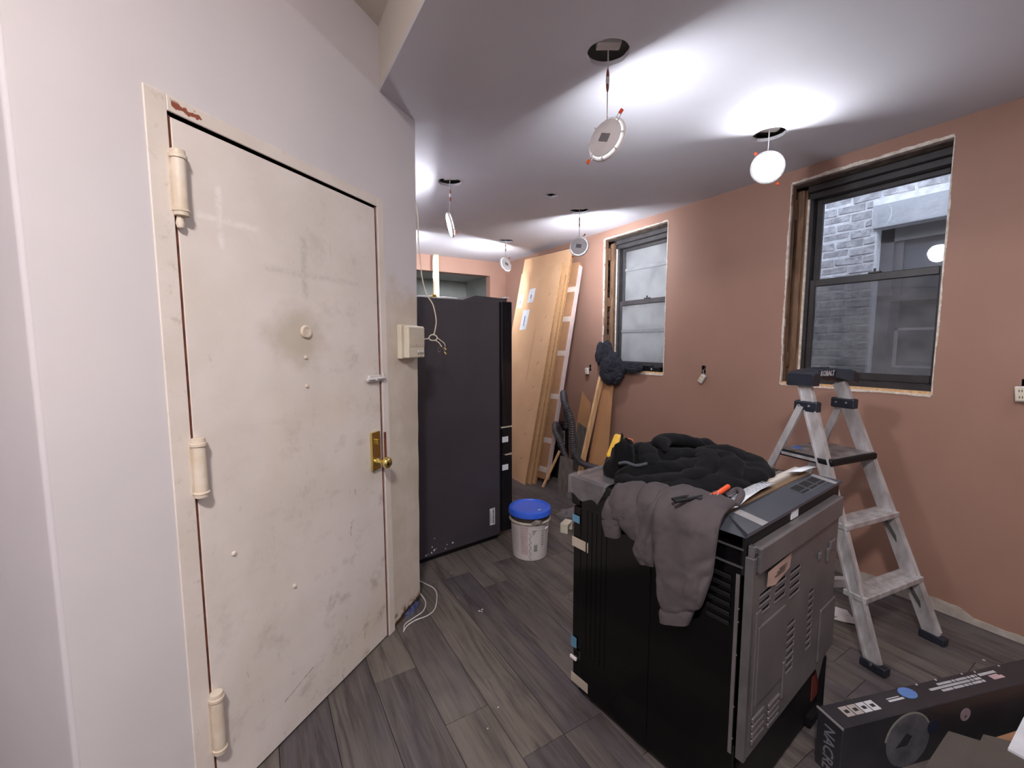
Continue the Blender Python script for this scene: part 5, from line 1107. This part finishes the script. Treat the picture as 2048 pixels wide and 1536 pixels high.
# ------------------------------------------------------------------ foreground right: black carton, offcuts, box
ca = atan2(-0.31, 0.95)
ln = thing('long_black_carton', 'long black printed tool carton lying on the floor at lower right', 'box', (1.577, 0.543, 0), ca)
CW, CH, CLn = 0.088, 0.205, 1.35
MB().bbox((0, 0, 0), (CLn, CW, CH), 0.002, seg=1).build('carton', LCART, ln)
MB().box((-0.003, -0.003, CH-0.006), (0.0, CW+0.003, CH+0.001)).build('carton_flap', TAPEG, ln)
cT = CH+0.0008
for k in range(4):
    s_ = MB().bbox((0.058+k*0.037, 0.030, CH), (0.091+k*0.037, 0.068, CH+0.0012), 0.0005, seg=1).build('icon_tile', INKW if k > 1 else mat('pale_tile', (176, 168, 166), 0.6), ln)
    MB().box((0.066+k*0.037, 0.042, CH+0.0010), (0.082+k*0.037, 0.054, CH+0.0018)).build('icon_mark', INK, s_)
MB().box((0.258, 0.045, CH), (0.325, 0.052, CH+0.001)).box((0.259, 0.056, CH), (0.315, 0.059, CH+0.001)).build('print_bar', INKW, ln)
MB().lathe([(0.032, 0), (0.032, 0.001), (0.001, 0.0012)], 28, Matrix.Translation((0.362, 0.062, CH)) @ Matrix.Diagonal((1.0, 0.75, 1, 1))).build('blue_roundel', mat('blue_print', (92, 128, 190), 0.5), ln)
tx = MB()
for k, (xa, xb) in enumerate(((0.51, 0.70), (0.455, 0.705), (0.495, 0.705))):
    x = xa
    while x < xb:
        wv = random.uniform(0.004, 0.0075); tx.box((x, 0.062-k*0.0125, CH), (x+wv, 0.0705-k*0.0125, CH+0.0009)); x += wv+(0.0018 if random.random() < 0.8 else 0.006)
tx.build('carton_print', INKW, ln)
tx2 = MB()
for k in range(10): tx2.box((0.715+k*0.0085, 0.060, CH), (0.721+k*0.0085, 0.070, CH+0.0009))
tx2.build('carton_print', INKW, ln)
MB().prism([(0.745, 0.036), (0.80, 0.036), (0.80, 0.048), (0.788, 0.048), (0.788, 0.055), (0.745, 0.055)], CH, CH+0.001, 'xy').build('pink_mark', mat('pale_pink_print', (196, 164, 170), 0.6), ln)
for x, y in ((0.435, 0.083), (0.53, 0.084), (0.66, 0.084), (0.72, 0.080), (0.85, 0.082)): MB().prism(circ(x, y, 0.0035, 7, 0.001), CH, CH+0.0012, 'xy').build('paint_speck', INKW, ln)
Mf = axis_M(Vector((-0.0006, CW/2, CH/2-0.012)), (-1, 0, 0), (0, 0, -1)); text_mb('NACRE', 0.052, Mf, 0.0004, 0.0005, 0.95).build('lettering', mat('faint_white_print', (120, 120, 130), 0.6), ln)
# picture of a tool printed on the long side: disc guard and round seal
pg = MB(); pc = (0.285, 0.098)
def ring2(cx, cz, r0, r1, a0, a1, n=26): return [(cx+r1*cos(a0+(a1-a0)*i/n), cz+r1*sin(a0+(a1-a0)*i/n)) for i in range(n+1)]+[(cx+r0*cos(a1+(a0-a1)*i/n), cz+r0*sin(a1+(a0-a1)*i/n)) for i in range(n+1)]
slab([(pc[0]+0.096*cos(2*pi*k/40), pc[1]+0.096*sin(2*pi*k/40)) for k in range(40)], [[(pc[0]-0.055, pc[1]-0.02), (pc[0]-0.01, pc[1]+0.03), (pc[0]+0.02, pc[1]+0.012), (pc[0]+0.0, pc[1]-0.02)]], -0.0010, -0.0002, 'xz').build('printed_saw_guard', mat('grey_saw_print', (104, 104, 112), 0.5, c2=(72, 72, 80), ns=12), ln)
slab(ring2(pc[0], pc[1], 0.097, 0.104, 0.5, 3.0), [], -0.0011, -0.0002, 'xz').build('printed_guard_edge', mat('pale_saw_print', (140, 136, 132), 0.5), ln)
slab(circ(0.395, 0.125, 0.026, 20), [], -0.0013, -0.0003, 'xz').build('printed_blue_knob', mat('dark_blue_print', (30, 38, 64), 0.5), ln)
slab(circ(0.545, 0.140, 0.024, 24), [circ(0.547, 0.131, 0.006, 8)], -0.0012, -0.0002, 'xz').build('round_seal', mat('seal_print', (158, 140, 146), 0.6), ln)
# open cardboard box with offcuts lying over it
cbx = thing('open_cardboard_box', 'open brown cardboard box at the lower right corner of the photo', 'box', (1.96, 0.08, 0), -0.30)
wl = 0.004
MB().box((0, 0, 0), (0.62, 0.26, wl)).build('box_bottom', CARD2, cbx)
for lo, hi in (((0, 0, 0), (wl, 0.26, 0.10)), ((0.62-wl, 0, 0), (0.62, 0.26, 0.10)), ((0, 0, 0), (0.62, wl, 0.10)), ((0, 0.26-wl, 0), (0.62, 0.26, 0.10))): MB().box(lo, hi).build('box_wall', CARD2, cbx)
MB().quad((0.0, 0.256, 0.100), (0.62, 0.256, 0.100), (0.62, 0.20, 0.09), (0.0, 0.20, 0.09), 0.004).build('box_flap', CARD2, cbx)
LAM2 = mat('dark_vinyl_offcut', (78, 72, 68), 0.45, c2=(66, 60, 57), ns=5)
solo('vinyl_offcut', MB().quad((1.50, 0.10, 0.295), (1.46, 0.335, 0.29), (1.716, 0.336, 0.30), (1.80, 0.20, 0.30), 0.004), LAM2, (1.6, 0.25, 0.29), 'dark grey vinyl offcut lying lowest at the bottom right edge of the photo', 'flooring offcut', None)
solo('vinyl_offcut', MB().quad((1.53, 0.06, 0.306), (1.55, 0.270, 0.306), (1.780, 0.278, 0.306), (1.90, 0.12, 0.306), 0.004), LAM2, (1.7, 0.2, 0.305), 'dark grey vinyl offcut lying on top, its corner beside the white panel', 'flooring offcut', None)
solo('melamine_shelf', MB().quad((1.76, 0.09, 0.313), (1.765, 0.228, 0.313), (1.96, 0.230, 0.313), (2.1, 0.10, 0.313), 0.010), mat('white_melamine', (210, 212, 220), 0.5), (1.85, 0.15, 0.313), 'white shelf board whose corner shows at the bottom right of the photo', 'shelf')
tn = thing('tool_case', 'dark tool case under the vinyl offcuts at the lower right', 'case', (1.60, 0.02, 0), -0.25)
MB().bbox((-0.05, 0.0, 0), (0.30, 0.20, 0.285), 0.01).build('case_shell', BLACKM, tn)
# scraps on the floor
solo('white_tile_scrap', MB().prism([(2.575, 0.965), (2.665, 1.02), (2.690, 0.950), (2.640, 0.905), (2.60, 0.935)], 0.0, 0.006, 'xy'), mat('scrap_white', (196, 188, 188), 0.7), (2.63, 0.95, 0), 'larger broken white board scrap on the floor behind the ladder', 'scrap')
solo('white_tile_scrap', MB().prism([(2.555, 0.935), (2.64, 0.903), (2.60, 0.880)], 0.007, 0.012, 'xy').prism([(2.53, 0.955), (2.60, 0.935), (2.655, 0.885), (2.585, 0.872)], 0.0065, 0.0115, 'xy'), mat('scrap_white', (0, 0, 0)), (2.59, 0.91, 0), 'smaller notched white scrap lying against the larger one behind the ladder', 'scrap')
solo('drywall_strip', MB().prism([(2.70, 1.20), (3.02, 1.02), (3.03, 1.05), (2.72, 1.25)], 0.0, 0.05, 'xy'), mat('scrap_white', (0, 0, 0)), (2.86, 1.12, 0), 'white drywall strip on the floor along the wall behind the ladder', 'scrap')
wp = thing('plastic_holder', 'small white plastic bracket on the floor just left of the range front', 'bracket', (2.01, 2.53, 0), 0.5)
MB().bbox((-0.05, -0.03, 0.06), (0.05, 0.03, 0.075), 0.003).bbox((-0.05, -0.03, 0), (-0.038, 0.03, 0.06), 0.002).bbox((0.038, -0.03, 0), (0.05, 0.03, 0.06), 0.002).build('bracket_body', IVORY, wp)
def wrap(c, r, sd, nm, label):
    bm = bmesh.new(); bmesh.ops.create_icosphere(bm, subdivisions=4, radius=1)
    for v in bm.verts:
        d = v.co.normalized(); k = 1+0.5*noise.noise(d*2.2+Vector((sd, 0, 0))); v.co = Vector((d.x*r*k, d.y*r*k*0.8, max(0.0, (d.z+0.6)*r*0.3*k)))
    mb = MB().bm(bm, Matrix.Translation(c), True); return solo(nm, mb, FILM, c, label, 'plastic wrap')
wrap((2.23, 2.66, 0.002), 0.15, 2.0, 'plastic_wrap', 'crumpled clear plastic wrap on the floor between bucket and range')
wrap((2.10, 2.36, 0.002), 0.09, 6.0, 'plastic_wrap', 'small wad of clear plastic clinging to the far front corner of the range')
ck = MB()
for k in range(46):
    x, y = random.uniform(0.55, 2.1), random.uniform(0.75, 3.1)
    if (x > 1.05 and y < 1.4) or (x < 1.72 and y > 2.5) or ((x-1.575)**2+(y-2.385)**2 < 0.03) or (y < 1.62+0.79*(x+0.165)*0.62 and x < 1.0 and y > 1.505+0.79*(x+0.165)-0.02): continue
    r = random.uniform(0.0012, 0.0035); ck.prism(circ(x, y, r, 6, r*0.3), 0.0, 0.0012, 'xy')
for (x, y, r) in ((0.98, 1.98, 0.006), (1.0, 1.985, 0.005), (0.99, 1.97, 0.004), (2.95, 0.36, 0.008), (2.80, 0.46, 0.005)): ck.prism(circ(x, y, r, 8, r*0.3), 0.0, 0.002, 'xy')
tag(ck.build('plaster_crumbs', INKW), 'tiny white plaster crumbs scattered over the grey floor', 'debris')['kind'] = 'stuff'
